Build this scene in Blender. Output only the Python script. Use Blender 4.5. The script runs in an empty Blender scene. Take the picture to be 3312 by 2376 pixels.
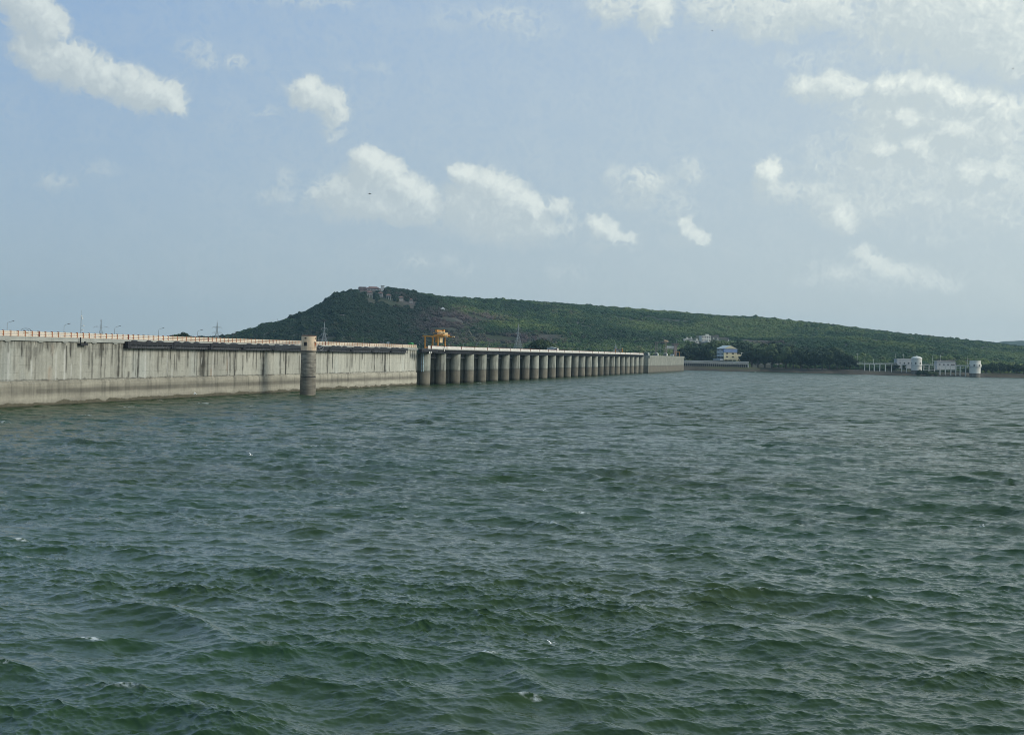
import bpy, bmesh, math, random
import numpy as np
from mathutils import Vector, Matrix

random.seed(7)
RNG = np.random.default_rng(11)
SC = bpy.context.scene
COL = SC.collection
R = math.radians

# ------------------------------------------------------------------ camera
FPX, CX, CY, CAMH = 4600.0, 1656.0, 1188.0, 12.0
PITCH, ROLL = math.atan(49.7 / FPX), math.atan(0.0245)
cam_d = bpy.data.cameras.new('camera')
cam = bpy.data.objects.new('camera', cam_d)
COL.objects.link(cam)
cam_d.sensor_width = 36.0
cam_d.lens = 36.0 * FPX / 3312.0
cam_d.clip_start, cam_d.clip_end = 0.5, 30000.0
cam.matrix_world = (Matrix.Translation((0, 0, CAMH)) @ Matrix.Rotation(math.pi / 2 - PITCH, 4, 'X')
                    @ Matrix.Rotation(ROLL, 4, 'Z'))
SC.camera = cam

# ------------------------------------------------------------------ sky, sun, exposure
SUN_AZ, SUN_EL = 98.0, 30.0      # azimuth clockwise from the view direction (+Y)
SC.view_settings.view_transform = 'Standard'
SC.view_settings.look = 'None'
SC.view_settings.exposure = 0.15
SC.view_settings.gamma = 1.0
SC.cycles.use_denoising = True
SC.cycles.filter_width = 0.9
SC.cycles.max_bounces = 5
SC.cycles.volume_bounces = 0
SC.cycles.sample_clamp_indirect = 3.0
sun_d = bpy.data.lights.new('sun', 'SUN')
sun_d.energy, sun_d.angle, sun_d.color = 2.4, R(26.0), (1.0, 0.94, 0.82)
sun = bpy.data.objects.new('sun', sun_d)
COL.objects.link(sun)
_sv = Vector((math.sin(R(SUN_AZ)) * math.cos(R(SUN_EL)), math.cos(R(SUN_AZ)) * math.cos(R(SUN_EL)), math.sin(R(SUN_EL))))
sun.rotation_euler = _sv.to_track_quat('Z', 'Y').to_euler()
sun.location = _sv * 200

_F = Vector((0, math.cos(PITCH), -math.sin(PITCH)))
_U0 = Vector((0, math.sin(PITCH), math.cos(PITCH)))
_R0 = Vector((1, 0, 0))
_RT = _R0 * math.cos(ROLL) + _U0 * math.sin(ROLL)
_UP = -_R0 * math.sin(ROLL) + _U0 * math.cos(ROLL)

def ray(px, py):
    return (_F * FPX + _RT * (px - CX) - _UP * (py - CY)).normalized()
def at(px, py, Y):               # the point on that line of sight whose world Y is given
    d = ray(px, py)
    t = Y / d.y
    return Vector((0, 0, CAMH)) + d * t
def azel(px, py):
    d = ray(px, py)
    return math.degrees(math.atan2(d.x, d.y)), math.degrees(math.asin(d.z))
def hor(px):
    return 1138.3 + 0.0245 * (px - CX)

class NT:
    """Small helper round a node tree."""
    def __init__(self, tree):
        self.t = tree
    def n(self, kind, **kw):
        x = self.t.nodes.new(kind)
        ins = kw.pop('ins', {})
        for k, v in kw.items():
            setattr(x, k, v)
        for k, v in ins.items():
            if hasattr(v, 'is_linked') or isinstance(v, bpy.types.NodeSocket):
                self.t.links.new(v, x.inputs[k])
            else:
                x.inputs[k].default_value = v
        return x
    def math(self, op, a, b=0.0, c=0.0, clamp=False):
        x = self.n('ShaderNodeMath', operation=op, use_clamp=clamp, ins={0: a, 1: b, 2: c})
        return x.outputs[0]
    def mapr(self, v, a, b, c, d, smooth=False):
        x = self.n('ShaderNodeMapRange', interpolation_type='SMOOTHSTEP' if smooth else 'LINEAR',
                   ins={0: v, 1: a, 2: b, 3: c, 4: d})
        return x.outputs[0]
    def mix(self, f, a, b, blend='MIX'):
        x = self.n('ShaderNodeMix', data_type='RGBA', blend_type=blend)
        for s, v in ((0, f), (6, a), (7, b)):
            if isinstance(v, bpy.types.NodeSocket):
                self.t.links.new(v, x.inputs[s])
            else:
                x.inputs[s].default_value = v if not isinstance(v, tuple) or len(v) == 4 else (*v, 1)
        return x.outputs[2]

# soft cloud masses of the afternoon sky: (px, py, half width, half height, tilt in degrees, strength)
CLOUDS = [
    (95, 44, 66, 62, 0, 1.0), (157, 80, 52, 50, 0, 1.0), (110, 153, 62, 52, 0, .95), (182, 208, 70, 52, 0, .95), (255, 219, 66, 56, 0, .95), (328, 255, 66, 56, 0, .95), (409, 279, 66, 54, 0, .95),
    (474, 307, 66, 50, 0, .95), (540, 323, 55, 42, 0, .95), (577, 343, 34, 28, 0, .9), (60, 0, 60, 50, 0, .8),
    (650, 182, 75, 40, -20, .42), (774, 208, 45, 25, 0, .44), (865, 361, 42, 23, 0, .44),
    (993, 299, 45, 42, 0, .95), (1022, 321, 40, 36, 0, .9), (1073, 350, 52, 46, 0, .8), (1080, 416, 40, 42, 0, .48),
    (1197, 540, 52, 50, 0, 1.05), (1260, 558, 46, 44, 0, 1.05), (1235, 596, 60, 54, 0, 1.0), (1305, 612, 54, 50, 0, 1.05), (1358, 645, 52, 44, 0, 1.05), (1394, 668, 30, 24, 0, 1.0),
    (1160, 640, 135, 60, 0, 1.0), (1280, 672, 170, 44, 0, 1.05), (1215, 605, 80, 80, 0, 1.0), (1117, 628, 40, 36, 0, .95), (1044, 632, 62, 28, 0, .8), (934, 584, 40, 36, 0, .46), (898, 632, 72, 24, 0, .5), (1150, 690, 240, 20, 0, .42),
    (1504, 566, 40, 38, 0, .95), (1504, 664, 42, 30, 0, .8), (1584, 604, 58, 50, 0, 1.0), (1640, 634, 58, 52, 0, 1.05), (1690, 656, 52, 46, 0, 1.0), (1722, 679, 38, 32, 0, .95), (1656, 682, 92, 36, 0, .85),
    (1802, 672, 40, 28, 0, .7), (1575, 675, 140, 70, 0, 1.02), (1650, 725, 190, 60, 0, .8), (1600, 645, 100, 66, 0, 1.0), (1390, 702, 80, 16, 0, .3),
    (1941, 726, 31, 30, 0, .95), (1977, 752, 36, 30, 0, .9), (2028, 761, 36, 17, 0, .75), (1977, 788, 84, 32, 0, .45),
    (2218, 737, 29, 27, 0, .9), (2255, 766, 33, 28, 0, .9), (2211, 778, 82, 38, 0, .5),
    (2006, 577, 62, 44, 0, .52), (2094, 584, 72, 44, 0, .58), (2160, 635, 92, 66, 0, .52), (2233, 555, 50, 40, 0, .52), (2065, 648, 120, 44, 0, .42), (2182, 715, 92, 36, 0, .38),
    (2488, 551, 40, 40, 0, 1.1), (2481, 593, 52, 32, 0, .62), (2590, 622, 130, 40, 0, .58),
    (1999, 22, 92, 56, 0, .62), (2109, 48, 58, 56, 0, .82), (2123, 95, 34, 34, 0, .6), (2386, 25, 150, 62, 0, .75), (2495, 66, 130, 54, 0, .75), (2627, 34, 130, 60, 0, .8), (2714, 51, 70, 34, 0, .6), (2576, 197, 72, 34, 0, .5),
    (3079, 58, 260, 110, 0, .95), (3225, 109, 150, 90, 0, 1.0), (3284, 175, 92, 70, 0, .95), (2933, 29, 140, 60, 0, .75), (3262, 241, 100, 40, 0, .52),
    (2627, 285, 76, 44, 0, .78), (2714, 277, 92, 42, 0, .78), (2882, 285, 60, 38, 0, .98), (2955, 274, 70, 38, 0, 1.05), (3021, 287, 56, 44, 0, 1.08), (3087, 321, 60, 40, 0, 1.0), (3160, 328, 66, 44, 0, 1.0),
    (3203, 314, 34, 32, 0, 1.02), (3247, 365, 60, 40, 0, .92), (2970, 350, 205, 76, 0, .82), (3152, 412, 200, 90, 0, .78), (2868, 438, 112, 60, 0, .62), (3116, 480, 280, 80, 0, .64), (2926, 376, 46, 40, 0, 1.25), (2990, 470, 60, 40, 0, 1.1), (3090, 420, 60, 40, 0, 1.1), (2860, 480, 50, 34, 0, 1.0),
    (3138, 562, 52, 52, 0, 1.15), (3240, 540, 50, 36, 0, 1.0), (2970, 591, 30, 20, 0, .62), (2992, 650, 92, 34, 0, .66), (2736, 708, 54, 42, 0, 1.15), (2692, 635, 46, 26, 0, .62), (3060, 560, 360, 150, 0, .68), (2880, 520, 200, 110, 0, .58), (3250, 640, 180, 110, 0, .62), (3000, 180, 330, 60, 0, .5), (2824, 665, 240, 62, 0, .58),
    (3189, 657, 205, 70, 0, .46), (3028, 766, 72, 38, 0, .42),
    (2787, 825, 45, 34, 0, .66), (2824, 854, 50, 34, 0, .7), (2751, 883, 62, 34, 0, .68), (2882, 878, 46, 30, 0, .7), (2919, 905, 50, 26, 0, .62), (3014, 905, 52, 25, 0, .48), (2649, 856, 52, 25, 0, .42), (2860, 905, 210, 40, 0, .6),
    (1350, 848, 70, 30, 0, .42), (1480, 860, 60, 38, 0, .44), (1788, 878, 52, 28, 0, .4), (1858, 880, 46, 30, 0, .4), (185, 590, 70, 30, 0, .38), (315, 535, 62, 22, 0, .35), (1000, 4, 180, 22, 0, .42), (1610, 60, 180, 45, 0, .42),
    (1720, 95, 120, 34, 0, .36), (1215, 217, 110, 18, 0, .32),
]

def cloud_group(a0, a1, k):
    g = bpy.data.node_groups.new('cloud_field', 'ShaderNodeTree')
    g.interface.new_socket('Vector', in_out='INPUT', socket_type='NodeSocketVector')
    g.interface.new_socket('Field', in_out='OUTPUT', socket_type='NodeSocketFloat')
    t = NT(g)
    gi, go = t.n('NodeGroupInput'), t.n('NodeGroupOutput')
    vec = gi.outputs[0]
    warp = t.n('ShaderNodeTexNoise', noise_dimensions='2D', ins={'Vector': vec, 'Scale': 0.8, 'Detail': 3.0, 'Roughness': 0.6})
    w0 = t.n('ShaderNodeVectorMath', operation='SUBTRACT', ins={0: warp.outputs['Color'], 1: (0.5, 0.5, 0.5)})
    w1 = t.n('ShaderNodeVectorMath', operation='MULTIPLY', ins={0: w0.outputs[0], 1: (1.0, 0.85, 0.0)})
    wv = t.n('ShaderNodeVectorMath', operation='ADD', ins={0: vec, 1: w1.outputs[0]}).outputs[0]
    total = None
    u = math.degrees(1.0 / FPX) * 1.95
    for (px, py, rx, ry, tilt, s) in CLOUDS:
        a, e = azel(px, py)
        rad = max(rx, ry) * u + 1.4
        if a + rad < a0 or a - rad > a1:
            continue
        src = wv if total is None else t.n('ShaderNodeVectorMath', operation='MULTIPLY_ADD', ins={0: total, 1: (1e-6, 1e-6, 0), 2: wv}).outputs[0]
        m = t.n('ShaderNodeMapping', vector_type='TEXTURE', ins={'Vector': src, 'Location': (a, e, 3.7), 'Rotation': (0, 0, R(tilt)), 'Scale': (rx * u, ry * u, 1)})
        l = t.n('ShaderNodeVectorMath', operation='LENGTH', ins={0: m.outputs[0]})
        v = t.mapr(l.outputs['Value'], 0.15, 1.0, s * 1.12 if s > .55 else s * .86, 0.0, True)
        total = v if total is None else t.math('SMOOTH_MAX', total, v, 0.25)
    # cauliflower edges: billowing noise plus fine break-up, only where there is cloud
    n1 = t.n('ShaderNodeTexNoise', noise_dimensions='2D', ins={'Vector': vec, 'Scale': 0.75, 'Detail': 5.0, 'Roughness': 0.48})
    n2 = t.n('ShaderNodeTexNoise', noise_dimensions='2D', ins={'Vector': wv, 'Scale': 2.1, 'Detail': 2.5, 'Roughness': 0.5})
    dn = t.math('SUBTRACT', n2.outputs['Fac'], 0.5)
    bil = t.math('SUBTRACT', 0.125, t.math('SQRT', t.math('MULTIPLY_ADD', dn, dn, 0.0028)))
    nz = t.math('ADD', t.math('MULTIPLY', t.math('SUBTRACT', n1.outputs['Fac'], 0.5), 0.52), t.math('MULTIPLY', bil, 1.4))
    f = t.math('ADD', total, t.math('MULTIPLY', nz, t.mapr(total, 0.02, 0.35, 0.0, 1.0)))
    g.links.new(f, go.inputs[0])
    return g

def build_world():
    w = bpy.data.worlds.new('World')
    SC.world = w
    w.use_nodes = True
    nt = w.node_tree
    nt.nodes.clear()
    t = NT(nt)
    out = t.n('ShaderNodeOutputWorld')
    sky = t.n('ShaderNodeTexSky', sky_type='NISHITA', sun_disc=False, sun_elevation=R(SUN_EL), sun_rotation=R(SUN_AZ),
              altitude=150.0, air_density=1.0, dust_density=2.2, ozone_density=1.2)
    tc = t.n('ShaderNodeTexCoord')
    sep = t.n('ShaderNodeSeparateXYZ', ins={0: tc.outputs['Generated']})
    az = t.math('MULTIPLY', t.math('ARCTAN2', sep.outputs[0], sep.outputs[1]), 180 / math.pi)
    el = t.math('MULTIPLY', t.math('ARCSINE', sep.outputs[2]), 180 / math.pi)
    # base: the sky, evened out and greyed by moist air towards the horizon
    base = t.mix(1.0, sky.outputs[0], (0.80, 0.86, 0.98), 'MULTIPLY')
    moist = t.mix(t.math('POWER', t.mapr(el, 0.0, 13.5, 0.0, 1.0), 0.85), (3.72, 4.62, 5.0), (2.8, 4.2, 6.15))
    moist = t.mix(t.mapr(az, -18.0, 24.0, 0.0, 1.0), moist, t.mix(0.68, moist, (6.3, 7.05, 6.9)))
    moist = t.mix(t.mapr(el, 14.0, 40.0, 0.0, 1.0), moist, t.mix(t.mapr(az, -120.0, 90.0, 0.0, 1.0), (3.5, 5.3, 7.1), (4.8, 6.5, 7.8)))
    base = t.mix(t.mapr(el, 10.0, 60.0, 0.86, 0.72), base, moist)
    # clouds, worked out per slice of sky so that each slice only carries its own masses
    p = t.n('ShaderNodeCombineXYZ', ins={0: az, 1: el, 2: 3.7}).outputs[0]
    off = t.n('ShaderNodeVectorMath', operation='ADD', ins={0: p, 1: (0.42, 0.50, 0.0)}).outputs[0]
    sunny = t.mapr(az, -20.0, 24.0, 0.0, 1.0)
    c_sh = t.mix(sunny, (4.3, 5.0, 5.3), (5.3, 6.1, 6.25))
    c_li = t.mix(sunny, (6.2, 6.85, 6.75), (8.5, 9.0, 8.3))
    low = t.mapr(el, 0.5, 8.0, 0.5, 0.92)
    plain = t.n('ShaderNodeBackground', ins={'Color': base, 'Strength': 0.1}).outputs[0]
    shader = plain
    cuts = [-27.0, -13.0, -6.0, 0.0, 7.0, 13.0, 27.0]
    for k in range(len(cuts) - 1):
        grp = cloud_group(cuts[k], cuts[k + 1], k)
        def field(v):
            x = t.n('ShaderNodeGroup', node_tree=grp)
            nt.links.new(v, x.inputs[0])
            return x.outputs[0]
        f0, f1 = field(p), field(off)
        lit = t.math('ADD', t.math('MULTIPLY', t.math('SUBTRACT', f0, f1), 0.90), 0.18, clamp=True)
        lit = t.math('POWER', lit, 1.2)
        crisp = t.mapr(lit, 0.2, 0.9, 0.0, 1.0)
        dens = t.mapr(f0, t.mapr(crisp, 0, 1, 0.0, 0.08), t.mapr(crisp, 0, 1, 0.9, 0.58), 0.0, 1.0, True)
        col = t.mix(t.math('MULTIPLY', dens, low), base, t.mix(lit, c_sh, c_li))
        bg = t.n('ShaderNodeBackground', ins={'Color': col, 'Strength': 0.1}).outputs[0]
        inside = t.math('MULTIPLY', t.math('GREATER_THAN', az, cuts[k]), t.math('LESS_THAN', az, cuts[k + 1] + 1e-5))
        inside = t.math('MULTIPLY', inside, t.math('MULTIPLY', t.math('GREATER_THAN', el, 0.0), t.math('LESS_THAN', el, 22.0)))
        shader = t.n('ShaderNodeMixShader', ins={0: inside, 1: shader, 2: bg}).outputs[0]
    nt.links.new(shader, out.inputs['Surface'])
    w.cycles.sampling_method = 'MANUAL'
    w.cycles.sample_map_resolution = 512
build_world()

# ------------------------------------------------------------------ helpers
def link(o, parent=None):
    COL.objects.link(o)
    if parent is not None:
        o.parent = parent
    return o
def tag(o, label=None, cat=None, group=None, kind=None):
    if label: o['label'] = label
    if cat: o['category'] = cat
    if group: o['group'] = group
    if kind: o['kind'] = kind
    return o
def thing(name, label, cat, loc=(0, 0, 0), rz=0.0, group=None, parent=None):
    o = bpy.data.objects.new(name, None)
    o.empty_display_size = 0.5
    o.location, o.rotation_euler = loc, (0, 0, rz)
    link(o, parent)
    return tag(o, label, cat, group)
def copy_tree(o, parent=None):
    c = o.copy()
    COL.objects.link(c)
    if parent is not None: c.parent = parent
    for ch in [x for x in KIDS.get(o.name, [])]:
        copy_tree(ch, c)
    return c
KIDS = {}

class MB:
    """Collects shapes and links them as ONE mesh object."""
    def __init__(self):
        self.v, self.f, self.M = [], [], Matrix.Identity(4)
    def add(self, vs, fs):
        b = len(self.v)
        self.v += [tuple(self.M @ Vector(p)) for p in vs]
        self.f += [tuple(b + i for i in f) for f in fs]
        return self
    def box(self, x0, x1, y0, y1, z0, z1):
        x0, x1 = min(x0, x1), max(x0, x1); y0, y1 = min(y0, y1), max(y0, y1); z0, z1 = min(z0, z1), max(z0, z1)
        return self.add([(x0, y0, z0), (x1, y0, z0), (x1, y1, z0), (x0, y1, z0), (x0, y0, z1), (x1, y0, z1), (x1, y1, z1), (x0, y1, z1)],
                        [(0, 3, 2, 1), (4, 5, 6, 7), (0, 1, 5, 4), (1, 2, 6, 5), (2, 3, 7, 6), (3, 0, 4, 7)])
    def tube(self, a, b, r0, r1=None, n=8, cap=True):
        a, b = Vector(a), Vector(b)
        r1 = r0 if r1 is None else r1
        d = (b - a)
        if d.length < 1e-6: return self
        q = d.to_track_quat('Z', 'Y')
        vs = []
        for P, rr in ((a, r0), (b, r1)):
            for k in range(n):
                an = 2 * math.pi * k / n
                vs.append(tuple(P + q @ Vector((rr * math.cos(an), rr * math.sin(an), 0))))
        fs = [(k, (k + 1) % n, n + (k + 1) % n, n + k) for k in range(n)]
        if cap: fs += [tuple(reversed(range(n))), tuple(range(n, 2 * n))]
        return self.add(vs, fs)
    def path(self, pts, r, n=6):
        for a, b in zip(pts[:-1], pts[1:]): self.tube(a, b, r, r, n)
        return self
    def lathe(self, prof, n=32, c=(0, 0)):
        vs, fs = [], []
        for (rr, z) in prof:
            for k in range(n):
                an = 2 * math.pi * k / n
                vs.append((c[0] + rr * math.cos(an), c[1] + rr * math.sin(an), z))
        for j in range(len(prof) - 1):
            for k in range(n):
                fs.append((j * n + k, j * n + (k + 1) % n, (j + 1) * n + (k + 1) % n, (j + 1) * n + k))
        fs += [tuple(reversed(range(n))), tuple(range((len(prof) - 1) * n, len(prof) * n))]
        return self.add(vs, fs)
    def prism(self, poly, z0, z1, nz=1):
        n = len(poly)
        vs, fs = [], []
        for j in range(nz + 1):
            z = z0 + (z1 - z0) * j / nz
            vs += [(x, y, z) for x, y in poly]
        for j in range(nz):
            fs += [(j * n + k, j * n + (k + 1) % n, (j + 1) * n + (k + 1) % n, (j + 1) * n + k) for k in range(n)]
        fs += [tuple(reversed(range(n))), tuple(range(nz * n, (nz + 1) * n))]
        return self.add(vs, fs)
    def gable(self, x0, x1, y0, y1, z0, z1, hip=0.0):   # ridge along x
        ym = (y0 + y1) / 2
        return self.add([(x0, y0, z0), (x1, y0, z0), (x1, y1, z0), (x0, y1, z0), (x0 + hip, ym, z1), (x1 - hip, ym, z1)],
                        [(0, 3, 2, 1), (0, 1, 5, 4), (2, 3, 4, 5), (1, 2, 5), (3, 0, 4)])
    def build(self, name, mat, parent=None, smooth=None):
        me = bpy.data.meshes.new(name)
        me.from_pydata(self.v, [], self.f)
        me.materials.append(mat)
        if smooth is not None:
            me.polygons.foreach_set('use_smooth', [True] * len(me.polygons))
            me.set_sharp_from_angle(angle=R(smooth))
        o = bpy.data.objects.new(name, me)
        link(o, parent)
        if parent is not None: KIDS.setdefault(parent.name, []).append(o)
        return o

def np_mesh(name, verts, faces, mat, parent=None, smooth=False):
    me = bpy.data.meshes.new(name)
    nv, nf = len(verts), len(faces)
    k = faces.shape[1]
    me.vertices.add(nv)
    me.vertices.foreach_set('co', verts.astype(np.float32).ravel())
    me.loops.add(nf * k)
    me.loops.foreach_set('vertex_index', faces.astype(np.int32).ravel())
    me.polygons.add(nf)
    me.polygons.foreach_set('loop_start', np.arange(0, nf * k, k, dtype=np.int32))
    me.update(calc_edges=True)
    me.validate()
    if smooth: me.polygons.foreach_set('use_smooth', np.ones(nf, dtype=bool))
    me.materials.append(mat)
    o = bpy.data.objects.new(name, me)
    link(o, parent)
    if parent is not None: KIDS.setdefault(parent.name, []).append(o)
    return o
def grid_faces(nr, nc):
    i = np.arange(nr - 1)[:, None] * nc + np.arange(nc - 1)[None, :]
    return np.stack([i, i + 1, i + nc + 1, i + nc], -1).reshape(-1, 4)

def vnoise(x, y, seed=0):        # value noise, numpy
    xi, yi = np.floor(x).astype(np.int64), np.floor(y).astype(np.int64)
    xf, yf = x - xi, y - yi
    def h(a, b):
        n = (a * 374761393 + b * 668265263 + seed * 974634777) & 0xFFFFFFFF
        n = ((n ^ (n >> 13)) * 1274126177) & 0xFFFFFFFF
        return ((n ^ (n >> 16)) & 0xFFFF) / 65535.0
    u, v = xf * xf * (3 - 2 * xf), yf * yf * (3 - 2 * yf)
    return (h(xi, yi) * (1 - u) + h(xi + 1, yi) * u) * (1 - v) + (h(xi, yi + 1) * (1 - u) + h(xi + 1, yi + 1) * u) * v
def fbm(x, y, o=5, seed=0, rough=0.5):
    s, a, t = 0.0, 1.0, 0.0
    for k in range(o):
        s = s + a * vnoise(x * 2 ** k, y * 2 ** k, seed + k)
        t += a
        a *= rough
    return s / t

# ------------------------------------------------------------------ materials
def mat(name, c, rough=0.8, var=0.18, scale=1.0, stretch=(1, 1, 1), c2=None, metal=0.0, bump=0.0, spec=0.4, streak=0.0):
    m = bpy.data.materials.new(name)
    m.use_nodes = True
    nt = m.node_tree
    t = NT(nt)
    b = nt.nodes['Principled BSDF']
    tc = t.n('ShaderNodeTexCoord')
    mp = t.n('ShaderNodeMapping', ins={'Vector': tc.outputs['Object'], 'Scale': stretch})
    n = t.n('ShaderNodeTexNoise', ins={'Vector': mp.outputs[0], 'Scale': scale, 'Detail': 6.0, 'Roughness': 0.62})
    c2 = c2 or tuple(x * (1 - 2.2 * var) for x in c)
    c1 = tuple(min(1.0, x * (1 + var)) for x in c)
    f = t.mapr(n.outputs['Fac'], 0.3, 0.7, 0.0, 1.0)
    colr = t.mix(f, c2, c1)
    if streak:
        mp2 = t.n('ShaderNodeMapping', ins={'Vector': tc.outputs['Object'], 'Scale': (2.2, 2.2, 0.13)})
        n2 = t.n('ShaderNodeTexNoise', ins={'Vector': mp2.outputs[0], 'Scale': 1.0, 'Detail': 5.0, 'Roughness': 0.6})
        s = t.mapr(n2.outputs['Fac'], 0.5, 0.75, 0.0, streak)
        colr = t.mix(s, colr, tuple(x * 0.35 for x in c))
    nt.links.new(colr, b.inputs['Base Color'])
    b.inputs['Roughness'].default_value = rough
    b.inputs['Metallic'].default_value = metal
    b.inputs['Specular IOR Level'].default_value = spec
    if bump:
        bp = t.n('ShaderNodeBump', ins={'Strength': bump, 'Distance': 0.05, 'Height': n.outputs['Fac']})
        nt.links.new(bp.outputs[0], b.inputs['Normal'])
    return m

M = dict(
    concrete=mat('weathered_concrete', (0.36, 0.355, 0.32), 0.9, 0.2, 0.5, streak=0.6, bump=0.3),
    coping=mat('coping_concrete', (0.36, 0.37, 0.335), 0.9, 0.12, 0.8, stretch=(.3, 1, 1), streak=0.35),
    cream=mat('cream_paint', (0.74, 0.64, 0.50), 0.7, 0.12, 3.0),
    orange=mat('orange_brown_paint', (0.34, 0.115, 0.045), 0.7, 0.2, 4.0),
    darkred=mat('dark_red_paint', (0.20, 0.055, 0.035), 0.7, 0.2, 4.0),
    black=mat('tarred_black_steel', (0.022, 0.023, 0.026), 0.6, 0.35, 2.5, c2=(0.010, 0.010, 0.012)),
    steel=mat('dull_grey_steel', (0.11, 0.115, 0.125), 0.5, 0.3, 2.0),
    gate=mat('dark_gate_steel', (0.035, 0.04, 0.045), 0.6, 0.4, 0.6, stretch=(1, 1, .2)),
    galv=mat('galvanised_steel', (0.28, 0.30, 0.31), 0.5, 0.15, 3.0),
    lattice=mat('pale_lattice_steel', (0.30, 0.33, 0.34), 0.6, 0.1, 0.3),
    parapet=mat('white_washed_parapet', (0.66, 0.63, 0.57), 0.8, 0.13, 0.9, stretch=(.25, 1, 1), streak=0.18),
    crane=mat('crane_orange_paint', (0.62, 0.28, 0.055), 0.55, 0.2, 1.2),
    crane_pale=mat('pale_yellow_paint', (0.66, 0.50, 0.28), 0.6, 0.15, 1.0),
    asphalt=mat('asphalt', (0.055, 0.055, 0.055), 0.9, 0.2, 1.0),
    tower=mat('tower_paint', (0.68, 0.53, 0.37), 0.8, 0.09, 1.2, streak=0.12),
    shadehole=mat('dark_window_opening', (0.03, 0.026, 0.026), 0.5, 0.2, 1.0),
    white=mat('white_paint', (0.64, 0.63, 0.57), 0.7, 0.08, 0.7, streak=0.12),
    whitegrey=mat('off_white_plaster', (0.48, 0.49, 0.48), 0.8, 0.1, 0.6, streak=0.2),
    yellow=mat('pale_yellow_plaster', (0.52, 0.49, 0.33), 0.8, 0.08, 0.6, streak=0.12),
    bluegrey=mat('grey_blue_plaster', (0.42, 0.45, 0.46), 0.8, 0.12, 0.6, streak=0.2),
    blue=mat('blue_sheet', (0.14, 0.215, 0.38), 0.6, 0.12, 0.8),
    tin=mat('weathered_sheet_roof', (0.44, 0.49, 0.48), 0.5, 0.1, 1.0),
    tile=mat('red_tile_roof', (0.19, 0.11, 0.09), 0.8, 0.2, 1.2),
    pink=mat('dusty_pink_wall', (0.25, 0.20, 0.185), 0.8, 0.15, 0.6),
    green=mat('green_paint', (0.05, 0.30, 0.09), 0.6, 0.1, 2.0),
    pipe=mat('pale_blue_pipe', (0.42, 0.55, 0.58), 0.5, 0.15, 1.2),
    brown=mat('stained_concrete', (0.17, 0.155, 0.13), 0.9, 0.25, 0.5, streak=0.5),
    bark=mat('tree_bark', (0.10, 0.08, 0.06), 0.9, 0.2, 2.0),
    bird=mat('white_feathers', (0.78, 0.78, 0.76), 0.8, 0.05, 6.0),
    birddark=mat('grey_feathers', (0.12, 0.12, 0.12), 0.8, 0.1, 6.0),
    glass=mat('dark_glass', (0.03, 0.035, 0.04), 0.15, 0.1, 1.0),
)

def pier_material(name='stained_pier_concrete', k=1.0):
    m = bpy.data.materials.new(name)
    m.use_nodes = True
    nt = m.node_tree
    t = NT(nt)
    b = nt.nodes['Principled BSDF']
    g = t.n('ShaderNodeNewGeometry')
    pos = g.outputs['Position']
    sep = t.n('ShaderNodeSeparateXYZ', ins={0: pos})
    n1 = t.n('ShaderNodeTexNoise', ins={'Vector': pos, 'Scale': 0.35, 'Detail': 6.0, 'Roughness': 0.65})
    mp = t.n('ShaderNodeMapping', ins={'Vector': pos, 'Scale': (1.6, 1.6, 0.10)})
    n2 = t.n('ShaderNodeTexNoise', ins={'Vector': mp.outputs[0], 'Scale': 1.0, 'Detail': 6.0, 'Roughness': 0.6})
    z = t.math('ADD', sep.outputs[2], t.math('MULTIPLY', t.math('SUBTRACT', n1.outputs['Fac'], 0.5), 0.7))
    up = t.mix(t.mapr(n1.outputs['Fac'], 0.3, 0.7, 0, 1), tuple(k * v for v in (0.235, 0.25, 0.21)), tuple(k * v for v in (0.40, 0.41, 0.345)))
    up = t.mix(t.mapr(n2.outputs['Fac'], 0.49, 0.68, 0.0, 0.85), up, (0.07, 0.075, 0.065))
    lo = t.mix(t.mapr(n1.outputs['Fac'], 0.3, 0.7, 0, 1), tuple(k * v for v in (0.135, 0.125, 0.095)), tuple(k * v for v in (0.225, 0.205, 0.155)))
    lo = t.mix(t.mapr(n2.outputs['Fac'], 0.5, 0.75, 0.0, 0.5), lo, (0.07, 0.065, 0.05))
    z = t.math('ADD', z, t.math('MULTIPLY', t.math('SUBTRACT', t.n('ShaderNodeObjectInfo').outputs['Random'], 0.5), 0.25))
    c = t.mix(t.mapr(z, 4.45, 4.65, 0, 1), lo, up)
    tint = t.mapr(t.n('ShaderNodeObjectInfo').outputs['Random'], 0, 1, 0.74, 1.12)
    c = t.mix(1.0, c, t.n('ShaderNodeCombineXYZ', ins={0: tint, 1: tint, 2: tint}).outputs[0], 'MULTIPLY')
    line = t.math('MULTIPLY', t.mapr(z, 4.35, 4.6, 0, 1), t.mapr(z, 4.7, 5.3, 0.75, 0))
    c = t.mix(line, c, (0.075, 0.07, 0.055))
    c = t.mix(t.mapr(z, 0.3, 0.95, 0.85, 0), c, (0.05, 0.052, 0.036))
    nt.links.new(c, b.inputs['Base Color'])
    b.inputs['Roughness'].default_value = 0.9
    bp = t.n('ShaderNodeBump', ins={'Strength': 0.3, 'Distance': 0.06, 'Height': n2.outputs['Fac']})
    nt.links.new(bp.outputs[0], b.inputs['Normal'])
    return m
M['pier'] = pier_material()
M['shaft'] = mat('blotched_tower_concrete', (0.27, 0.25, 0.205), 0.9, 0.32, 1.1, stretch=(.45, .45, 1.5), streak=0.45, bump=0.4)
M['shaft_low'] = mat('waterline_tower_concrete', (0.20, 0.182, 0.145), 0.9, 0.25, 0.9, stretch=(.4, .4, 2.2), streak=0.4, bump=0.4)
M['dimwall'] = mat('weathered_cottage_plaster', (0.30, 0.285, 0.27), 0.85, 0.15, 0.6, streak=0.2)

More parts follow.
